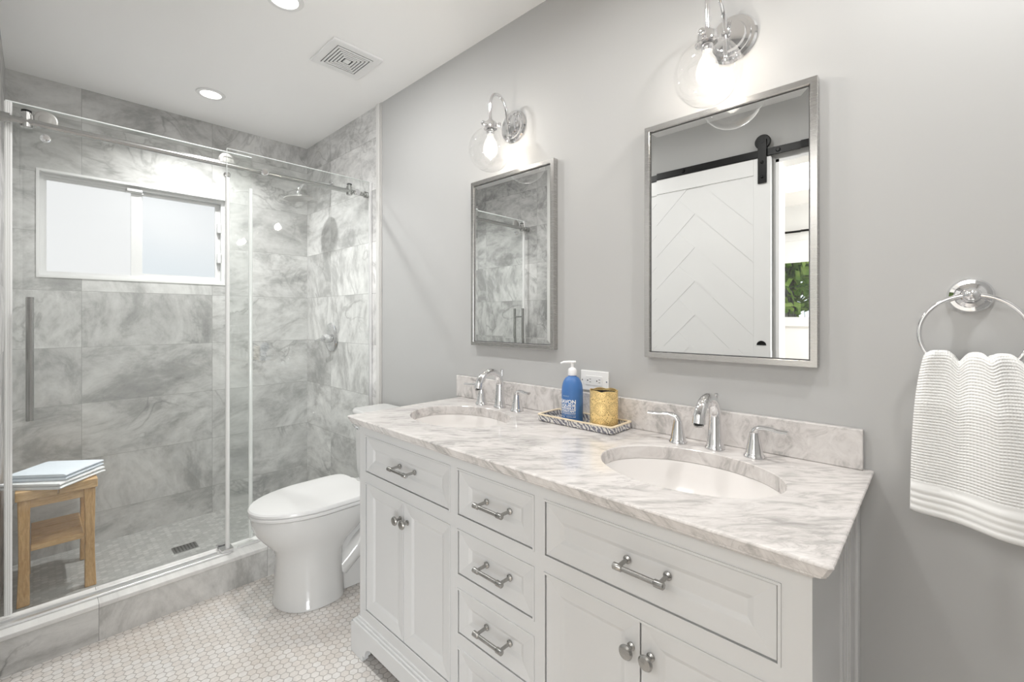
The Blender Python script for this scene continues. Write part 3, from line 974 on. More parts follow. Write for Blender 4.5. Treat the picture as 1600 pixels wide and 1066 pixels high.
# breadboard ends on the short faces
sb = g.build('seat', M['wood_h'], stl)
bv = sb.modifiers.new('bevel', 'BEVEL'); bv.width = 0.005; bv.segments = 3; bv.limit_method = 'ANGLE'
def leg(cx, cy, sx, sy):
    g = MB(R0)
    z1, z0 = SZ - 0.043, 0.0105
    loops = []
    for i in range(13):
        t = i / 12
        z = z1 + (z0 - z1) * t
        fl = 0.018 * t ** 2 + 0.004 * math.sin(2 * PI * t)
        wv = 0.0235 - 0.004 * math.sin(PI * t)
        dx, dy = sx * fl, sy * fl * 0.15
        hx_, hy_ = 0.016, wv * 0.85
        loops.append([(cx + dx - hx_, cy + dy - hy_, z), (cx + dx + hx_, cy + dy - hy_, z), (cx + dx + hx_, cy + dy + hy_, z), (cx + dx - hx_, cy + dy + hy_, z)])
    g.loft(loops)
    o = g.build('leg', M['wood'], stl)
    b = o.modifiers.new('bevel', 'BEVEL'); b.width = 0.004; b.segments = 2; b.limit_method = 'ANGLE'
for cx, sx in ((SXb - 0.030, 1), (SXa + 0.030, -1)):
    for cy, sy in ((SYa + 0.028, -1), (SYb - 0.028, 1)):
        leg(cx, cy, sx, sy)
        g = MB(R0); g.lathe([(0.0045, 0), (0.004, 0.0015)], (cx + sx * 0.0165 - (0 if sx > 0 else 0.0015), cy, 0.245), 'x', 10)
        L(g.build('dowel', simple('dowel_dark', (0.05, 0.03, 0.015), 0.6), stl), 'dark dowel end')
g = MB(R0)
g.box(SXb - 0.044, SXb - 0.022, SYa + 0.045, SYb - 0.045, SZ - 0.082, SZ - 0.043, 0.002)
g.box(SXa + 0.022, SXa + 0.044, SYa + 0.045, SYb - 0.045, SZ - 0.082, SZ - 0.043, 0.002)
g.box(SXa + 0.04, SXb - 0.04, SYa + 0.012, SYa + 0.032, SZ - 0.082, SZ - 0.043, 0.002)
g.box(SXa + 0.04, SXb - 0.04, SYb - 0.032, SYb - 0.012, SZ - 0.082, SZ - 0.043, 0.002)
g.build('apron', M['wood_h'], stl)
g = MB(R0)
for k in range(3):
    x0 = SXa + 0.018 + k * 0.1080
    g.box(x0, x0 + 0.1062, SYa + 0.047, SYb - 0.047, 0.232, 0.256, 0.003)
g.build('shelf', M['wood_h'], stl)

# folded towels on the stool
def folded(name, cx, cy, z0, w, d, layers, th, ang, mat, label, seed, fold_sx=1):
    rnd = random.Random(seed)
    g = MB((cx, cy, z0))
    rot = Matrix.Rotation(ang, 3, 'Z')
    prof = []
    # a cloth folded zig-zag: each layer is a slab with rounded long edges
    for k in range(layers):
        zz = z0 + k * th
        jw, jd, jx = w * (1 - 0.02 * rnd.random()), d * (1 - 0.03 * rnd.random()), rnd.uniform(-0.003, 0.003)
        N = 20
        loops = []
        for i in range(N + 1):
            t = i / N
            y = -jd / 2 + jd * t
            wob = 0.0015 * math.sin(t * 9 + k * 2 + seed)
            e = 1 - 0.25 * (abs(2 * t - 1) ** 10)
            sec = []
            for (a, b) in ((-1, .5), (-.97, .15), (-.9, 0), (.9, 0), (.97, .15), (1, .5), (.97, .85), (.9, 1), (.4, 1.05), (-.2, 1.03), (-.9, 1), (-.97, .85)):
                q = rot @ Vector((a * jw / 2 + jx, y, 0))
                sec.append((cx + q.x, cy + q.y, zz + 0.0005 + b * th * 0.93 * e + (wob if b > .9 and k == layers - 1 else 0)))
            loops.append(sec)
        g.loft(loops)
    o = g.build(name, mat, smooth=True)
    tag(o, label, 'towel')
    return o
folded('folded_towel', 0.425, -1.300, SZ + 0.0005, 0.255, 0.235, 2, 0.0150, math.radians(47), M['cloth_white'], 'white folded towel lying directly on the teak stool', 3)
folded('folded_towel', 0.415, -1.296, SZ + 0.0315, 0.245, 0.215, 2, 0.0150, math.radians(50), M['cloth_blue'], 'pale blue folded towel on top of the white towel on the stool', 5)

# ================================================================== CEILING FIXTURES
for i, (x, y) in enumerate(DL[:]):
    lab = ['round recessed ceiling light above the shower', 'round recessed ceiling light in the room next to the vent', 'round recessed ceiling light added above the middle of the vanity, unseen', 'round recessed ceiling light above the towel ring, outside the frame'][i]
    t = thing('recessed_light', lab, 'ceiling light', (x, y, H), 'recessed ceiling lights')
    g = MB(ROOT[t.name]); g.lathe([(0.048, -0.001), (0.050, -0.006), (0.066, -0.005), (0.070, 0.0)], (x, y, H - 0.0005), 'z', 40, cap=False)
    g.build('trim_ring', M['white'], t, True)
    g = MB(ROOT[t.name]); g.lathe([(0.001, -0.003), (0.049, -0.003)], (x, y, H - 0.001), 'z', 36)
    g.build('lens', M['downlight'], t)
vt = thing('ceiling_vent', 'square white ceiling vent with concentric louvre slots', 'vent', (1.305, -0.345, H))
R0 = ROOT[vt.name]
g = MB(R0); g.box(1.180, 1.430, -0.466, -0.224, H - 0.012, H - 0.0003, 0.003)
g.build('cover', M['white'], vt)
g = MB(R0); g.box(1.214, 1.396, -0.432, -0.258, H - 0.0128, H - 0.0110)
g.build('dark_recess', simple('vent_recess', (0.10, 0.10, 0.10), 0.9), vt)
g = MB(R0)
for k in range(6):
    o_ = 0.0145 * k
    hx_, hy_ = 0.0885 - o_ * 0.98, 0.0845 - o_ * 0.93
    w_ = 0.0074
    cx, cy = 1.305, -0.345
    if k == 5:
        g.box(cx - 0.016, cx + 0.016, cy - 0.014, cy + 0.014, H - 0.0165, H - 0.0126)
    else:
        g.frame('z', H - 0.0165, H - 0.0129, cx - hx_, cx + hx_, cy - hy_, cy + hy_, w_, w_, w_, w_)
g.build('louvre', M['white'], vt)

# ================================================================== TOILET
TX = 1.268
tl = thing('toilet', 'white porcelain toilet with closed lid between the shower and the vanity', 'toilet', (TX, -0.35, 0))
R0 = ROOT[tl.name]
def egg(yf, yb, hw, z, n=48, pw=2.0, back=3.2, cx=None):
    """front pointed ellipse, squarer back; yf front (most negative y), yb back"""
    cx = TX if cx is None else cx
    ln = yb - yf
    ym = yf + ln * 0.56
    out = []
    for i in range(n):
        t = 2 * PI * i / n
        c, s_ = math.cos(t), math.sin(t)
        if s_ < 0:      # front half
            e = 2.0 / pw
            x = hw * math.copysign(abs(c) ** e, c)
            y = ym + (ym - yf) * math.copysign(abs(s_) ** e, s_)
        else:
            e = 2.0 / back
            x = hw * math.copysign(abs(c) ** e, c)
            y = ym + (yb - ym) * math.copysign(abs(s_) ** e, s_)
        out.append((cx + x, y, z))
    return out
g = MB(R0)
secs = [(-0.655, -0.385, 0.156, 0.001), (-0.655, -0.385, 0.156, 0.012), (-0.652, -0.385, 0.150, 0.02), (-0.648, -0.388, 0.146, 0.10), (-0.645, -0.390, 0.141, 0.17), (-0.648, -0.385, 0.140, 0.215),
        (-0.664, -0.355, 0.146, 0.250), (-0.695, -0.310, 0.159, 0.285), (-0.722, -0.275, 0.170, 0.320), (-0.738, -0.245, 0.177, 0.355), (-0.743, -0.235, 0.180, 0.385), (-0.743, -0.235, 0.180, 0.400), (-0.738, -0.240, 0.174, 0.403)]
g.loft([egg(*s_[:3], s_[3], back=3.5) for s_ in secs])
# trapway and rear body
g.loft([[(TX + hx_, y, z) for (hx_, z) in sec] for y, sec in (
    (-0.42, ((-.10, .002), (.10, .002), (.10, .20), (.07, .30), (-.07, .30), (-.10, .20))),
    (-0.30, ((-.105, .002), (.105, .002), (.09, .17), (.075, .34), (-.075, .34), (-.09, .17))),
    (-0.16, ((-.115, .002), (.115, .002), (.085, .12), (.09, .36), (-.09, .36), (-.085, .12))),
    (-0.05, ((-.115, .002), (.115, .002), (.09, .12), (.10, .38), (-.10, .38), (-.09, .12))))])
g.tube(catmull([(TX + 0.075, -0.40, 0.10), (TX + 0.10, -0.30, 0.20), (TX + 0.10, -0.20, 0.24), (TX + 0.09, -0.10, 0.13), (TX + .08, -.08, .03)], 5), 0.045, 14)
g.tube(catmull([(TX - 0.075, -0.40, 0.10), (TX - 0.10, -0.30, 0.20), (TX - 0.10, -0.20, 0.24), (TX - 0.09, -0.10, 0.13), (TX - .08, -.08, .03)], 5), 0.045, 14)
g.box(TX - 0.175, TX + 0.175, -0.30, -0.03, 0.34, 0.40, 0.02, 4)
g.build('bowl', M['porcelain'], tl, True)
g = MB(R0)
g.loft([egg(-0.748, -0.262, 0.181, 0.404, back=7), egg(-0.752, -0.262, 0.184, 0.409, back=7), egg(-0.752, -0.262, 0.184, 0.418, back=7), egg(-0.748, -0.264, 0.180, 0.421, back=7)])
g.build('seat', M['seat'], tl, True)
g = MB(R0)
g.loft([egg(-0.746, -0.264, 0.179, 0.4215, back=7), egg(-0.753, -0.262, 0.185, 0.424, back=7), egg(-0.754, -0.262, 0.1855, 0.434, back=7), egg(-0.749, -0.266, 0.181, 0.440, back=7), egg(-0.70, -0.30, 0.15, 0.4435, back=7), egg(-0.60, -0.38, 0.08, 0.4450, back=6)])
g.build('lid', M['seat'], tl, True)
for s_ in (-1, 1):
    g = MB(R0)
    g.tube([(TX + s_ * 0.075 - 0.02, -0.250, 0.418), (TX + s_ * 0.075 + 0.02, -0.250, 0.418)], 0.012, 14)
    g.build('hinge', M['seat'], tl, True)
g = MB(R0)
def rr(hx_, y0, y1, z, r=0.03, n=6):
    out = []
    for cx, cy, a in ((TX + hx_ - r, y1 - r, 0), (TX - hx_ + r, y1 - r, PI / 2), (TX - hx_ + r, y0 + r, PI), (TX + hx_ - r, y0 + r, 1.5 * PI)):
        for i in range(n + 1):
            t = a + PI / 2 * i / n
            out.append((cx + r * math.cos(t), cy + r * math.sin(t), z))
    return out
g.loft([rr(0.145, -0.195, -0.025, 0.395), rr(0.160, -0.205, -0.022, 0.46), rr(0.170, -0.210, -0.020, 0.735)])
g.build('tank', M['porcelain'], tl, True)
g = MB(R0); g.loft([rr(0.174, -0.215, -0.016, 0.735), rr(0.178, -0.219, -0.012, 0.742), rr(0.178, -0.219, -0.012, 0.760), rr(0.172, -0.213, -0.018, 0.768)])
g.build('tank_lid', M['porcelain'], tl, True)
g = MB(R0); g.tube([(TX - 0.13, -0.205, 0.69), (TX - 0.13, -0.225, 0.69), (TX - 0.09, -0.232, 0.685), (TX - 0.06, -0.232, 0.68)], 0.007, 10)
g.build('flush_lever', M['chrome'], tl, True)

# ================================================================== VANITY
VF = -0.535          # plane of the face frame
VX0, VX1 = 1.790, 3.205
ZB, ZT = 0.140, 0.848
va = thing('vanity_cabinet', 'long white double vanity cabinet with drawers, doors and brushed pulls', 'vanity', ((VX0 + VX1) / 2, -0.28, 0))
R0 = ROOT[va.name]
g = MB(R0)
g.box(VX0, VX0 + 0.018, VF + 0.022, -0.002, 0.06, ZT - 0.001)
g.box(VX0, VX1 - 0.02, VF + 0.03, -0.002, ZB - 0.02, ZB)
g.box(VX0, VX1 - 0.02, -0.014, -0.002, 0.02, ZT - 0.001)
g.box(VX0 + 0.018, VX1 - 0.02, VF + 0.022, VF + 0.026, ZB, ZT - 0.02)      # dark backing behind the gaps
g.build('carcass', [M['lacquer']], va)
# face frame and its openings
XC = [(1.834, 2.316), (2.355, 2.636), (2.674, 3.158)]
ZR = [(0.686, 0.813), (0.182, 0.641)]
ZM = [(0.686, 0.813), (0.518, 0.641), (0.350, 0.473), (0.182, 0.305)]
g = MB(R0)
fy0, fy1 = VF, VF + 0.021
for (a, b) in ((VX0, XC[0][0]), (XC[0][1], XC[1][0]), (XC[1][1], XC[2][0]), (XC[2][1], VX1)):
    g.box(a, b, fy0, fy1, 0.02 if (a == VX0 or b == VX1) else ZB, ZT)
for k, (a, b) in enumerate(XC):
    zs = ZM if k == 1 else ZR
    edges = [ZT] + [q for (lo, hi) in zs for q in (hi, lo)] + [ZB - 0.02]
    for i in range(0, len(edges), 2):
        g.box(a, b, fy0, fy1, edges[i + 1], edges[i])
# small bead round every opening
def bead(x0, x1, z0, z1):
    t = 0.0045
    g.frame('y', fy0 - 0.0025, fy0 + 0.001, x0 - t, x1 + t, z0 - t, z1 + t, t, t, t, t)
for k, (a, b) in enumerate(XC):
    for (lo, hi) in (ZM if k == 1 else ZR):
        bead(a, b, lo, hi)
g.build('face_frame', M['lacquer'], va)
# side panel with recessed field and mouldings
g = MB(R0)
sx = VX1
g.box(sx - 0.020, sx, -0.514, -0.466, 0.02, ZT); g.box(sx - 0.020, sx, -0.113, -0.002, 0.02, ZT)
g.box(sx - 0.020, sx, -0.466, -0.113, ZT - 0.05, ZT); g.box(sx - 0.020, sx, -0.466, -0.113, 0.02, 0.20)
g.box(sx - 0.022, sx - 0.010, -0.466, -0.113, 0.20, ZT - 0.05)
for (y0, y1, x1) in ((-0.466, -0.456, sx - 0.002), (-0.456, -0.448, sx - 0.006), (-0.123, -0.113, sx - 0.002), (-0.135, -0.123, sx - 0.006), (-0.187, -0.175, sx - 0.006)):
    g.box(sx - 0.02, x1, y0, y1, 0.20, ZT - 0.05, 0.001)
g.box(sx - 0.001, sx + 0.006, -0.045, -0.002, 0.02, ZT, 0.002)
g.build('side_panel', M['lacquer'], va)
# base: moulding over an arched plinth
g = MB(R0)
def base_front(x0, x1, y0, y1):
    poly = [(x0, 0.0015), (x0 + 0.085, 0.0015), (x0 + 0.085, 0.022)]
    for i in range(9):
        t = i / 8 * PI / 2
        poly.append((x0 + 0.100 + 0.045 * (1 - math.cos(t)) - 0.0, 0.022 + 0.042 * math.sin(t)))
    for i in range(9):
        t = (1 - i / 8) * PI / 2
        poly.append((x1 - 0.100 - 0.045 * (1 - math.cos(t)), 0.022 + 0.042 * math.sin(t)))
    poly += [(x1 - 0.085, 0.022), (x1 - 0.085, 0.0015), (x1, 0.0015), (x1, 0.112), (x0, 0.112)]
    return poly
bx0, bx1 = 1.748, 3.232
g.prism(base_front(bx0, bx1, 0, 0), 'y', VF - 0.014, VF + 0.010)
sidep = [(-0.002, 0.0015), (-0.09, 0.0015), (-0.10, 0.05), (-0.14, 0.064), (VF + 0.14, 0.064), (VF + 0.10, 0.05), (VF + 0.085, 0.0015), (VF - 0.012, 0.0015), (VF - 0.012, 0.112), (-0.002, 0.112)]
g.prism(sidep, 'x', bx0, bx0 + 0.02)
g.prism(sidep, 'x', bx1 - 0.02, bx1)
for (ov, z0, z1) in ((0.014, 0.110, 0.122), (0.008, 0.122, 0.132), (0.003, 0.132, 0.142)):
    g.box(VX0 - ov * 2.0 - 0.004, VX1 + ov * 1.4, VF - ov, VF + 0.012, z0, z1, 0.002)
    g.box(VX0 - ov * 2.0 - 0.004, VX0 + 0.01, VF, -0.002, z0, z1, 0.002)
    g.box(VX1 - 0.01, VX1 + ov * 1.4, VF, -0.002, z0, z1, 0.002)
g.build('base_moulding', M['lacquer'], va)

def front(name, x0, x1, z0, z1, label=None, rim=0.042):
    """inset front: sloped mitred border, small step, recessed flat field"""
    g = MB(R0)
    e = 0.0016
    x0, x1, z0, z1 = x0 + e, x1 - e, z0 + e, z1 - e
    f = VF + 0.0012
    def lp(d, y):
        return [(x0 + d, y, z0 + d), (x1 - d, y, z0 + d), (x1 - d, y, z1 - d), (x0 + d, y, z1 - d)]
    g.loft([lp(0, f + 0.018), lp(0, f + 0.001), lp(0.001, f), lp(rim * 0.85, f + 0.0048), lp(rim * 0.90, f + 0.0056), lp(rim * 1.08, f + 0.0096), lp(rim * 1.12, f + 0.0100)])
    o = g.build(name, M['lacquer'], va)
    return o

def pull(parent, cx, cz, w=0.106):
    g = MB(R0)
    y = VF + 0.009
    yb = VF - 0.030
    for s_ in (-1, 1):
        x = cx + s_ * (w / 2 - 0.010)
        g.lathe([(0.0085, 0.0), (0.0085, -0.003), (0.0045, -0.006), (0.0042, -(y - yb) + 0.004)], (x, y, cz), 'y', 16)
        g.tube([(cx + s_ * (w / 2 - 0.020), yb, cz), (cx + s_ * (w / 2 - 0.018), yb, cz), (cx + s_ * (w / 2 - 0.001), yb, cz), (cx + s_ * (w / 2 + 0.001), yb, cz)], [0.0055, 0.0072, 0.0072, 0.005], 16)
    g.tube([(cx - w / 2 + 0.015, yb, cz), (cx + w / 2 - 0.015, yb, cz)], 0.0052, 16)
    g.build('handle', M['hardware'], parent, True)
def knob(parent, cx, cz):
    g = MB(R0)
    g.lathe([(0.0085, 0.0), (0.0085, -0.002), (0.0045, -0.005), (0.0045, -0.014), (0.009, -0.018), (0.0145, -0.021), (0.0150, -0.024), (0.012, -0.0275), (0.0001, -0.0285)], (cx, VF + 0.003, cz), 'y', 24)
    g.build('knob', M['hardware'], parent, True)

for k in (0, 2):
    a, b = XC[k]
    d = front('drawer', a, b, *ZR[0])
    pull(d, (a + b) / 2 + 0.010, 0.7495)
    md = (a + b) / 2
    d1 = front('door', a, md, *ZR[1])
    knob(d1, md - 0.021, 0.580)
    d2 = front('door', md, b, *ZR[1])
    knob(d2, md + 0.021, 0.580)
a, b = XC[1]
for lo, hi in ZM:
    d = front('drawer', a, b, lo, hi)
    pull(d, (a + b) / 2 + 0.011, (lo + hi) / 2)

# fix parent offsets for grandchildren (all parts of the vanity were built from one origin)

# ---- countertop
CX0, CX1, CY0, CZT = 1.753, 3.237, -0.570, 0.884
ct = thing('countertop', 'white and grey veined marble countertop with two oval sink cutouts', 'countertop', ((CX0 + CX1) / 2, -0.285, ZT))
R0c = ROOT[ct.name]
g = MB(R0c)
SK = [(2.058, -0.282), (2.902, -0.282)]
SA, SB_ = 0.212, 0.160
def outline(ins, z):
    x0, x1, y0 = CX0 + ins, CX1 - ins, CY0 + ins
    c = 0.006
    return [(x0, -0.0008, z), (x0, y0 + c, z), (x0 + c, y0, z), (x1 - c, y0, z), (x1, y0 + c, z), (x1, -0.0008, z)]
prof = [(0.0045, 0.884), (0.0018, 0.8832), (0.0004, 0.8815), (0.0, 0.8795), (0.0015, 0.8775), (0.0085, 0.8620), (0.0105, 0.8605), (0.0115, 0.8570), (0.0150, 0.8545), (0.0220, 0.8530), (0.024, 0.8495), (0.024, 0.8485)]
rings = g.loft([outline(a, z) for a, z in prof], cap0=False, cap1=False)
top = rings[0]
bot = rings[-1]
holes = []
for (sx_, sy_) in SK:
    rt, rm, rb = [], [], []
    for i in range(56):
        t = 2 * PI * i / 56
        rt.append(g.v((sx_ + (SA + 0.002) * math.cos(t), sy_ + (SB_ + 0.002) * math.sin(t), 0.884)))
        rm.append(g.v((sx_ + SA * math.cos(t), sy_ + SB_ * math.sin(t), 0.882)))
        rb.append(g.v((sx_ + SA * math.cos(t), sy_ + SB_ * math.sin(t), 0.8485)))
    for A, B in ((rt, rm), (rm, rb)):
        for i in range(56):
            j = (i + 1) % 56
            g.b.faces.new((A[i], A[j], B[j], B[i]))
    holes.append((rt, rb))
def fill(loop0, loops):
    ed = []
    for Lp in [loop0] + loops:
        for i in range(len(Lp)):
            a_, b_ = Lp[i], Lp[(i + 1) % len(Lp)]
            e_ = g.b.edges.get((a_, b_)) or g.b.edges.new((a_, b_))
            ed.append(e_)
    bmesh.ops.triangle_fill(g.b, use_beauty=True, use_dissolve=False, edges=ed)
fill(top, [h[0] for h in holes])
fill(bot, [h[1] for h in holes])
g.build('slab', M['counter'], ct)
g = MB(R0c); g.box(1.722 - 0.0, 3.218, -0.020, -0.0008, 0.8842, 0.980, 0.0025)
L(g.build('backsplash', M['splash'], ct), 'low marble backsplash along the wall')

# sinks
for i, (sx_, sy_) in enumerate(SK):
    lab = 'oval undermount sink at the far end of the vanity near the toilet' if i == 0 else 'oval undermount sink at the near end of the vanity below the large mirror'
    t = thing('sink', lab, 'sink', (sx_, sy_, 0.83), 'undermount sinks')
    g = MB(ROOT[t.name])
    loops = []
    for (r, z) in ((1.09, 0.8475), (1.005, 0.8475), (0.995, 0.842), (0.975, 0.815), (0.92, 0.78), (0.80, 0.747), (0.6, 0.727), (0.35, 0.718), (0.12, 0.715)):
        loops.append([(sx_ + SA * r * math.cos(2 * PI * k / 56), sy_ + SB_ * r * math.sin(2 * PI * k / 56), z) for k in range(56)])
    g.loft(loops, cap0=False, cap1=True)
    o = g.build('basin', M['sink'], t, True)
    g = MB(ROOT[t.name]); g.lathe([(0.022, 0.0), (0.023, 0.002), (0.016, 0.003), (0.0145, 0.005), (0.001, 0.0055)], (sx_, sy_, 0.7155), 'z', 28)
    g.build('drain', M['chrome'], t, True)

# ---- faucets
def faucet(cx, label):
    t = thing('faucet', label, 'faucet', (cx, -0.075, 0.884), 'widespread chrome faucets')
    R = ROOT[t.name]
    g = MB(R)
    y0 = -0.072
    g.lathe([(0.026, 0.0005), (0.026, 0.006), (0.023, 0.010), (0.0215, 0.014), (0.0185, 0.05), (0.0165, 0.075)], (cx, y0, 0.884), 'z', 28)
    path = catmull([(cx, y0, 0.952), (cx, y0 - 0.001, 0.985), (cx, y0 - 0.012, 1.012), (cx, y0 - 0.036, 1.028), (cx, y0 - 0.066, 1.030), (cx, y0 - 0.094, 1.016), (cx, y0 - 0.110, 0.992), (cx, y0 - 0.116, 0.972)], 5)
    k = len(path)
    g.tube(path, [0.0168 - 0.0035 * math.sin(PI * min(1, i / k)) if i < k * .6 else 0.0140 + 0.003 * ((i / k - .6) / .4) for i in range(k)], 20)
    g.lathe([(0.004, 0.0), (0.004, 0.022), (0.006, 0.024), (0.006, 0.029), (0.003, 0.031)], (cx, y0 + 0.012, 1.005), 'z', 12)
    g.build('spout', M['chrome'], t, True)
    g = MB(R); g.lathe([(0.013, 0.0), (0.013, -0.004)], (cx, y0 - 0.1165, 0.972), 'z', 20, M3=Matrix.Rotation(0.25, 3, 'X'))
    g.build('aerator', M['steel'], t, True)
    for s_ in (-1, 1):
        hx_ = cx + s_ * 0.101
        g = MB(R)
        g.lathe([(0.025, 0.0005), (0.025, 0.005), (0.022, 0.009), (0.0205, 0.013), (0.0155, 0.042), (0.0125, 0.058), (0.0122, 0.064)], (hx_, -0.080, 0.884), 'z', 26)
        pth = catmull([(hx_, -0.080, 0.940), (hx_ + s_ * 0.002, -0.081, 0.953), (hx_ + s_ * 0.012, -0.084, 0.962), (hx_ + s_ * 0.035, -0.090, 0.965), (hx_ + s_ * 0.060, -0.097, 0.963), (hx_ + s_ * 0.082, -0.103, 0.964)], 5)
        kk = len(pth)
        g.tube(pth, [0.0122 - 0.0062 * min(1, i / kk * 1.8) for i in range(kk)], 16, flat=[(1 + 0.25 * min(1, i / kk * 2), 1 - 0.30 * min(1, i / kk * 2)) for i in range(kk)])
        g.build('handle', M['chrome'], t, True)
faucet(2.060, 'chrome widespread faucet at the far sink near the toilet')
faucet(2.899, 'chrome widespread faucet at the near sink below the large mirror')

# ================================================================== TRAY, BOTTLE, GOLD HOLDER, OUTLET
tx0, tx1, ty0, ty1, tz = 2.322, 2.622, -0.150, -0.024, 0.8845
tr = thing('tray', 'narrow rectangular tray with grey and white inlay and cream rim on the counter', 'tray', ((tx0 + tx1) / 2, (ty0 + ty1) / 2, tz))
def rrect(x0, x1, y0, y1, z, r=0.014, n=5):
    out = []
    for cx, cy, a in ((x1 - r, y1 - r, 0), (x0 + r, y1 - r, PI / 2), (x0 + r, y0 + r, PI), (x1 - r, y0 + r, 1.5 * PI)):
        for i in range(n + 1):
            t = a + PI / 2 * i / n
            out.append((cx + r * math.cos(t), cy + r * math.sin(t), z))
    return out
g = MB(ROOT[tr.name])
g.loft([rrect(tx0 + .004, tx1 - .004, ty0 + .004, ty1 - .004, tz), rrect(tx0, tx1, ty0, ty1, tz + 0.004), rrect(tx0 - .001, tx1 + .001, ty0 - .001, ty1 + .001, tz + 0.022)], cap1=False)
g.loft([rrect(tx0 + .006, tx1 - .006, ty0 + .006, ty1 - .006, tz + 0.022, 0.010), rrect(tx0 + .007, tx1 - .007, ty0 + .007, ty1 - .007, tz + 0.005, 0.010)], cap0=False, cap1=True)
g.build('body', M['inlay'], tr)
g = MB(ROOT[tr.name])
ra, rb = rrect(tx0 - .002, tx1 + .002, ty0 - .002, ty1 + .002, tz + 0.0215), rrect(tx0 - .002, tx1 + .002, ty0 - .002, ty1 + .002, tz + 0.025)
rc, rd = rrect(tx0 + .007, tx1 - .007, ty0 + .007, ty1 - .007, tz + 0.025, 0.009), rrect(tx0 + .007, tx1 - .007, ty0 + .007, ty1 - .007, tz + 0.0215, 0.009)
g.loft([ra, rb, rc, rd], cap0=False, cap1=False)
g.build('rim', M['tray_rim'], tr)
TZ = tz + 0.0055
bxc, byc, br_ = 2.432, -0.092, 0.0365
bt = thing('soap_bottle', 'blue soap bottle with white pump standing on the tray', 'bottle', (bxc, byc, TZ))
g = MB(ROOT[bt.name])
prof = [(0.0335, 0.0), (0.036, 0.002), (br_, 0.006), (br_, 0.102)]
for i in range(1, 11):
    t = i / 10 * PI / 2 * 0.93
    prof.append((0.0125 + (br_ - 0.0125) * math.cos(t), 0.102 + 0.052 * math.sin(t)))
prof += [(0.0125, 0.158), (0.0125, 0.161)]
g.lathe(prof, (bxc, byc, TZ), 'z', 48)
bot_ = g.build('body', M['blue'], bt, True)
g = MB(ROOT[bt.name])
g.lathe([(0.0145, 0.158), (0.0150, 0.160), (0.0148, 0.176), (0.012, 0.182), (0.008, 0.184), (0.0045, 0.186), (0.0045, 0.199), (0.008, 0.200), (0.0085, 0.205), (0.005, 0.207)], (bxc, byc, TZ), 'z', 28)
a_ = math.radians(222)
d_ = Vector((math.cos(a_), math.sin(a_), 0))
c_ = Vector((bxc, byc, TZ + 0.2035))
g.tube([c_ - d_ * 0.012, c_ + d_ * 0.012, c_ + d_ * 0.030 + Vector((0, 0, -0.001)), c_ + d_ * 0.040 + Vector((0, 0, -0.005))], [0.0045, 0.0048, 0.0042, 0.003], 12)
g.build('pump', M['pump'], bt, True)

def wrap_text(txt, size, zc, a_center, r, mat, name, parent, c, right_align_arc=None, spacing=1.0, width=None):
    cu = bpy.data.curves.new(name, 'FONT')
    cu.body = txt
    cu.size = size
    cu.align_x = 'CENTER'
    cu.align_y = 'CENTER'
    cu.space_character = spacing
    cu.offset = 0.0003 * size / 0.012
    cu.resolution_u = 3
    tmp = bpy.data.objects.new('tmp', cu)
    COL.objects.link(tmp)
    dg = bpy.context.evaluated_depsgraph_get()
    me = bpy.data.meshes.new_from_object(tmp.evaluated_get(dg))
    bpy.data.objects.remove(tmp)
    xs = [v.co.x for v in me.vertices]
    cxx = (max(xs) + min(xs)) / 2
    sc = 1.0 if width is None else width / (max(xs) - min(xs))
    for v in me.vertices:
        u_, vv_ = (v.co.x - cxx) * sc, v.co.y
        th = a_center + u_ / r
        v.co = Vector((r * math.cos(th), r * math.sin(th), zc + vv_)) + Vector(c) - ROOT[parent.name]
    return link(name, me, mat, parent)
# the label faces a little left of the viewer
view = math.atan2(CAM.y - byc, CAM.x - bxc)
ac = view - math.radians(28)
C3 = (bxc, byc, 0)
rr_ = br_ + 0.0004
wrap_text('MARSEILLE', 0.0062, TZ + 0.0905, ac - 0.15, rr_, M['ink_blue'], 'label_lettering', bt, C3, width=0.024)
for txt, sz, zc, mt in (('SAVON', 0.0180, 0.0715, 'ink'), ('LIQUIDE', 0.0120, 0.0590, 'ink'), ('MARSEILLE', 0.0100, 0.0495, 'ink'), ('HYDRATANT', 0.0115, 0.0402, 'ink'),
                        ('LIQUID MARSEILLE SOAP', 0.0045, 0.0325, 'ink'), ('MOISTURIZING', 0.0048, 0.0268, 'ink_blue'), ('500 ML   16.9 FL.OZ', 0.0042, 0.0210, 'ink')):
    wrap_text(txt, sz, TZ + zc, ac, rr_, M[mt], 'label_lettering', bt, C3, width=0.060)
# small printed panel on the right of the bottle
g = MB(ROOT[bt.name])
lo = [(bxc + (br_ + .0003) * math.cos(view + 0.75 + t * .045), byc + (br_ + .0003) * math.sin(view + 0.75 + t * .045)) for t in range(11)]
g.loft([[(x, y, TZ + 0.020) for x, y in lo], [(x, y, TZ + 0.094) for x, y in lo]], cap0=False, cap1=False, closed=False)
g.build('printed_panel', simple('printed_panel', (0.07, 0.18, 0.40), 0.5), bt)

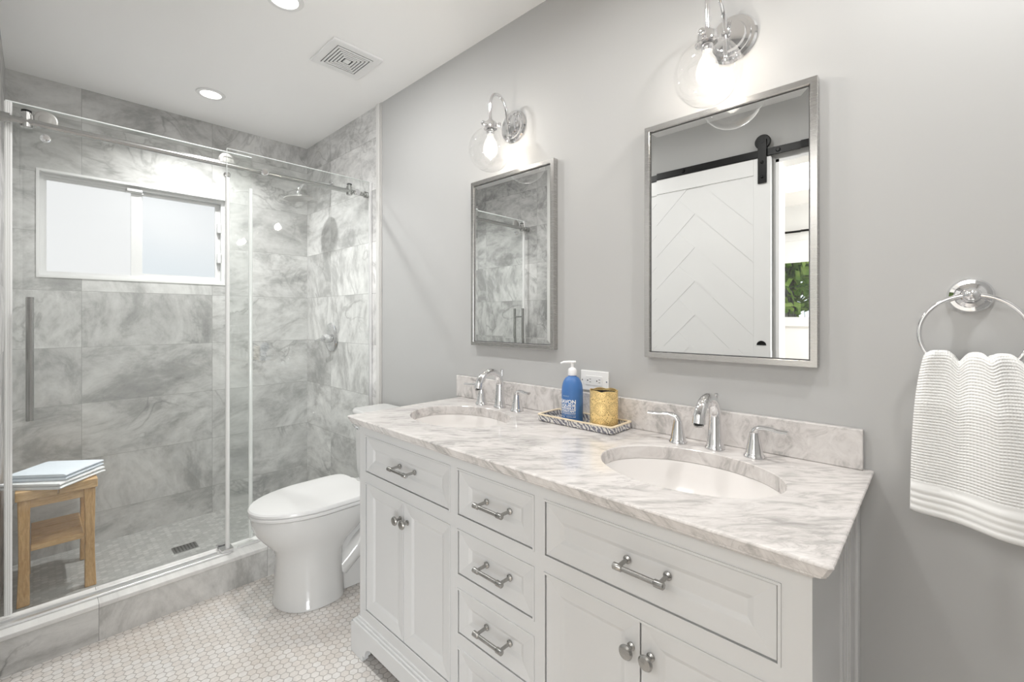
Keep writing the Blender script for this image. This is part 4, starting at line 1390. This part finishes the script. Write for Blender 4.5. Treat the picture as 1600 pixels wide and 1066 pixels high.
hx0, hy0 = 2.556, -0.090
gh = thing('candle_holder', 'pierced gold metal candle holder beside the blue bottle on the tray', 'candle holder', (hx0, hy0, TZ))
g = MB(ROOT[gh.name])
N = 64
loops = []
for (r, z) in ((0.0425, 0.0), (0.0445, 0.003), (0.0455, 0.020), (0.0448, 0.055), (0.0455, 0.075), (0.0448, 0.108)):
    loops.append([(hx0 + r * math.cos(2 * PI * k / N), hy0 + r * math.sin(2 * PI * k / N), TZ + z) for k in range(N)])
loops.append([(hx0 + 0.0450 * math.cos(2 * PI * k / N), hy0 + 0.0450 * math.sin(2 * PI * k / N), TZ + 0.119 + 0.0035 * abs(math.sin(6 * 2 * PI * k / N / 2 + .4))) for k in range(N)])
loops.append([(hx0 + 0.0435 * math.cos(2 * PI * k / N), hy0 + 0.0435 * math.sin(2 * PI * k / N), TZ + 0.119 + 0.0035 * abs(math.sin(6 * 2 * PI * k / N / 2 + .4))) for k in range(N)])
loops.append([(hx0 + 0.0435 * math.cos(2 * PI * k / N), hy0 + 0.0435 * math.sin(2 * PI * k / N), TZ + 0.100) for k in range(N)])
g.loft(loops, cap0=True, cap1=False)
g.build('shell', M['gold'], gh, True)
g = MB(ROOT[gh.name]); g.lathe([(0.0425, 0.113), (0.0425, 0.0), (0.001, 0.004)], (hx0, hy0, TZ), 'z', 40, cap=False)
L(g.build('liner', M['gold_in'], gh, True), 'dark inside of the holder')

ot = thing('wall_outlet', 'white horizontal double power outlet behind the bottle and gold holder', 'outlet', (2.465, 0, 1.024))
g = MB(ROOT[ot.name]); g.box(2.408, 2.522, -0.0065, -0.0003, 0.988, 1.058, 0.002, 3)
g.build('cover_plate', M['plate'], ot)
g = MB(ROOT[ot.name]); g.box(2.4310, 2.4990, -0.0085, -0.006, 1.0065, 1.0400, 0.001)
g.build('receptacle', simple('outlet_face', (0.78, 0.78, 0.77), 0.35), ot)
for cx in (2.445, 2.483):
    g = MB(ROOT[ot.name]); g.lathe([(0.0023, 0), (0.0023, -0.0006)], (cx - 0.006, -0.0084, 1.0232), 'y', 12)
    g.build('ground_hole', M['black_gap'], ot)
    for z_ in (1.0275, 1.0175):
        g = MB(ROOT[ot.name]); g.box(cx + 0.001, cx + 0.008, -0.0091, -0.0084, z_, z_ + 0.0015)
        g.build('blade_slot', M['black_gap'], ot)
for cx in (2.4145, 2.5155):
    g = MB(ROOT[ot.name]); g.lathe([(0.0028, 0), (0.0024, -0.0012)], (cx, -0.0064, 1.0232), 'y', 14)
    g.build('screw', M['steel'], ot)

# ================================================================== MIRRORS
def mirror(x0, x1, z0, z1, label):
    t = thing('wall_mirror', label, 'mirror', ((x0 + x1) / 2, 0, (z0 + z1) / 2), 'framed wall mirrors')
    R = ROOT[t.name]
    fw, dep = 0.0185, 0.026
    g = MB(R)
    def lp(d, y):
        return [(x0 + d, y, z0 + d), (x1 - d, y, z0 + d), (x1 - d, y, z1 - d), (x0 + d, y, z1 - d)]
    g.loft([lp(0, -0.0005), lp(0, -dep + 0.001), lp(0.001, -dep), lp(fw - 0.003, -dep), lp(fw - 0.002, -dep + 0.001), lp(fw, -dep + 0.010)], cap0=True, cap1=False)
    g.build('frame', M['nickel'], t)
    g = MB(R)
    b = fw - 0.001
    yb = -dep + 0.0085
    bw = 0.020
    dz = 0.00033
    o_ = lp(b, yb)
    i_ = lp(b + bw, yb - dz)
    vo = [g.v(p) for p in o_]
    vi = [g.v(p) for p in i_]
    for i in range(4):
        j = (i + 1) % 4
        g.b.faces.new((vo[i], vo[j], vi[j], vi[i]))
    g.b.faces.new(vi)
    g.build('mirror_glass', M['mirror'], t)
    g = MB(R)
    e = fw - 0.004
    w_ = 0.0053
    g.frame('y', yb - 0.0012, yb + 0.004, x0 + e, x1 - e, z0 + e, z1 - e, w_, w_, w_, w_)
    g.build('inner_lip', simple('dark_lip', (0.10, 0.10, 0.10), 0.4), t)
mirror(1.8305, 2.2985, 1.1245, 1.8475, 'nickel-framed wall mirror at the toilet end of the vanity reflecting the shower')
mirror(2.6655, 3.1290, 1.1205, 1.8500, 'nickel-framed wall mirror next to the towel ring reflecting the barn door')

# ================================================================== SCONCES
def sconce(px, gx, gy, gz, label):
    t = thing('wall_sconce', label, 'wall light', (px, 0, 2.035), 'chrome gooseneck sconces')
    R = ROOT[t.name]
    z0 = 2.035
    g = MB(R)
    g.lathe([(0.066, -0.0005), (0.067, -0.005), (0.062, -0.011), (0.054, -0.012), (0.052, -0.019), (0.043, -0.021), (0.040, -0.028), (0.018, -0.032), (0.001, -0.033)], (px, 0, z0), 'y', 48)
    g.build('backplate', M['chrome'], t, True)
    g = MB(R)
    dv = Vector((gx - px, gy, 0))
    dh = dv.normalized()
    zn = gz + 0.092
    def P(s_, z):
        return tuple(Vector((px, 0, 0)) + dh * s_ + Vector((0, 0, z)))
    Ld = dv.length
    g.tube(catmull([P(0.034, z0 - 0.060), P(0.037, z0 - 0.02), P(0.038, z0 + 0.02), P(0.045, z0 + 0.062), P(0.062, z0 + 0.094), P(Ld * 0.5 + 0.024, z0 + 0.106), P(Ld - 0.014, z0 + 0.096), P(Ld - 0.002, z0 + 0.072), P(Ld, z0 + 0.045), P(Ld, zn + 0.010)], 6), 0.0062, 16)
    g.lathe([(0.002, -0.010), (0.006, -0.006), (0.0075, 0.0), (0.006, 0.006)], P(0.034, z0 - 0.062), 'z', 16)
    g.lathe([(0.012, -0.004), (0.013, 0.0), (0.013, 0.014), (0.008, 0.018)], P(0.030, z0), 'z', 16)
    g.build('arm', M['chrome'], t, True)
    g = MB(R)
    c = P(Ld, 0)
    g.lathe([(0.008, 0.032), (0.012, 0.026), (0.015, 0.020), (0.024, 0.018), (0.0265, 0.014), (0.0265, -0.006), (0.0255, -0.007), (0.0255, 0.0), (0.001, 0.0)], (c[0], c[1], zn - 0.004), 'z', 32)
    g.lathe([(0.014, 0.0), (0.0155, -0.004), (0.0155, -0.024), (0.013, -0.028)], (c[0], c[1], zn - 0.004), 'z', 24)
    g.build('socket_cap', M['chrome'], t, True)
    for k in range(3):
        a = 0.5 + k * 2 * PI / 3
        d = Vector((math.cos(a), math.sin(a), 0))
        s0 = Vector((c[0], c[1], zn + 0.002))
        g = MB(R)
        g.tube([s0 + d * 0.024, s0 + d * 0.034], 0.0025, 10)
        g.tube([s0 + d * 0.033, s0 + d * 0.035, s0 + d * 0.041, s0 + d * 0.043], [0.007, 0.0095, 0.0095, 0.007], 16)
        g.build('thumb_screw', M['chrome'], t, True)
    g = MB(R)
    r = 0.0865
    prof = []
    a0 = math.asin(0.0255 / r)
    prof.append((0.0250, gz + math.cos(a0) * r + 0.010 - gz))
    for i in range(33):
        t_ = a0 + (PI - a0) * i / 32
        prof.append((r * math.sin(t_), r * math.cos(t_)))
    g.lathe(prof, (c[0], c[1], gz), 'z', 56, cap=False)
    gl = g.build('glass_globe', M['globe'], t, True)
    # bulb
    g = MB(R)
    bz = gz + 0.048
    g.lathe([(0.0125, 0.018), (0.0125, 0.006), (0.014, 0.0), (0.021, -0.012), (0.0265, -0.027), (0.0295, -0.045), (0.028, -0.060), (0.0215, -0.073), (0.011, -0.080), (0.0005, -0.082)], (c[0], c[1], bz), 'z', 32, cap=False)
    bu = g.build('bulb', M['bulbglass'], t, True)
    g = MB(R)
    for k in range(4):
        a = k * PI / 2 + 0.4
        q = [(c[0] + rr2 * math.cos(a + tw), c[1] + rr2 * math.sin(a + tw), bz + zz) for rr2, tw, zz in ((0.004, 0, -0.012), (0.010, 0.1, -0.026), (0.0115, 0.2, -0.042), (0.006, 0.4, -0.060))]
        g.tube(q, 0.0032, 8)
    g.build('filament', M['filament'], t)
    l = bpy.data.lights.new('bulb_glow', 'POINT')
    l.energy = BULB_W
    l.color = (1.0, 0.90, 0.78)
    l.shadow_soft_size = 0.02
    lo_ = bpy.data.objects.new('bulb_glow', l)
    COL.objects.link(lo_)
    lo_.location = (c[0], c[1], bz - 0.040)
sconce(2.072, 2.059, -0.124, 1.912, 'chrome gooseneck wall light with clear globe above the far mirror')
sconce(2.922, 2.895, -0.117, 1.905, 'chrome gooseneck wall light with clear globe above the near large mirror')

# ================================================================== TOWEL RING AND TOWEL
rx, rz = 3.396, 1.292
tg = thing('towel_ring', 'polished chrome towel ring on the grey wall beside the vanity', 'towel ring', (rx, 0, rz))
R = ROOT[tg.name]
g = MB(R); g.lathe([(0.036, -0.0005), (0.0365, -0.004), (0.033, -0.009), (0.026, -0.010), (0.024, -0.016), (0.017, -0.019), (0.012, -0.030), (0.012, -0.044)], (rx, 0, rz), 'y', 40)
g.lathe([(0.0125, -0.040), (0.0135, -0.044), (0.0135, -0.054), (0.010, -0.059), (0.005, -0.062), (0.0045, -0.066), (0.001, -0.068)], (rx, 0, rz), 'y', 28)
g.build('post', M['chrome'], tg, True)
rr3 = 0.0795
g = MB(R)
g.tube([(rx + rr3 * math.sin(2 * PI * k / 64), -0.050 - 0.010 * (1 - math.cos(2 * PI * k / 64)) * 0.5, rz - rr3 + rr3 * math.cos(2 * PI * k / 64)) for k in range(64)], 0.0044, 14, closed=True)
g.build('ring', M['chrome'], tg, True)

# towel: one sheet draped through the ring, front long, back hidden
g = MB((rx, -0.06, 1.17))
NS, NT_ = 90, 110
uvl = g.b.loops.layers.uv.new('uv')
xl_top, xr_top = 3.328, 3.462
TOPZ = 1.182
def towel_pt(s, t, sheet):
    """s across 0..1, t 0 (top) .. 1 (hem)"""
    # width opens just below the ring, then stays
    k = 1 - math.exp(-t * 3.2)
    xl = 3.328 + (3.303 - 3.328) * k
    xr = 3.462 + (3.492 - 3.462) * k
    x = xl + (xr - xl) * s
    # top profile with soft bunches
    top = TOPZ - 0.012 * (s * 1.0) * 0.3
    dips = 0.020 * math.exp(-((s - 0.37) / 0.075) ** 2) + 0.009 * math.exp(-((s - 0.68) / 0.05) ** 2) + 0.012 * math.exp(-((s - 1.0) / 0.06) ** 2) + 0.006 * math.exp(-((s - 0.0) / 0.05) ** 2)
    zt = top - dips * (1 - t)
    zb = 0.846 - 0.030 * s
    z = zt + (zb - zt) * t
    damp = 1 - 0.45 * t
    fold = 0.013 * math.cos((s - 0.05) * 2 * PI * 1.55) * damp + 0.006 * math.sin(s * 2 * PI * 3.1 + 0.8) * math.exp(-t * 3.0) - 0.012 * math.exp(-((s - 0.37) / 0.09) ** 2) * math.exp(-t * 3.5)
    y = -0.078 - 0.018 * min(1, t * 3) - fold * 0.9
    # roll over the ring at the top
    if t < 0.06:
        q = 1 - t / 0.06
        y = y + 0.020 * (1 - math.sqrt(max(0, 1 - q * q)))
        z = z - 0.006 * q * q
    # hem ribs
    dz = z - zb
    if dz < 0.056:
        y -= 0.0026 * abs(math.sin(PI * dz / 0.0135)) + 0.001
    if sheet:
        y = -0.032 + 0.004 * math.sin(s * 9)
        x = xl + 0.01 + (xr - xl - 0.02) * s
        z = zt - 0.004 + (0.885 - zt) * t
        if t < 0.05:
            q = 1 - t / 0.05
            y = y - 0.014 * (1 - math.sqrt(max(0, 1 - q * q)))
            z = z - 0.006 * q * q
    return (x, y, z)
for sheet in (0, 1):
    grid = [[g.v(towel_pt(i / NS, (j / NT_), sheet)) for i in range(NS + 1)] for j in range(NT_ + 1)]
    for j in range(NT_):
        for i in range(NS):
            f = g.b.faces.new((grid[j][i], grid[j][i + 1], grid[j + 1][i + 1], grid[j + 1][i]))
            for lp_, (a, b) in zip(f.loops, ((i, j), (i + 1, j), (i + 1, j + 1), (i, j + 1))):
                lp_[uvl].uv = (a / NS * 0.185, (1 - b / NT_) * 0.335)
            f.smooth = True
    if sheet == 0:
        g0 = grid
# join the two sheets over the ring
for i in range(NS):
    f = g.b.faces.new((grid[0][i], grid[0][i + 1], g0[0][i + 1], g0[0][i]))
    f.smooth = True
tw = g.build('hand_towel', M['towel'], keep=True)
tag(tw, 'white waffle-weave hand towel hanging from the chrome towel ring', 'towel')
so = tw.modifiers.new('thick', 'SOLIDIFY'); so.thickness = 0.005; so.offset = 0.0
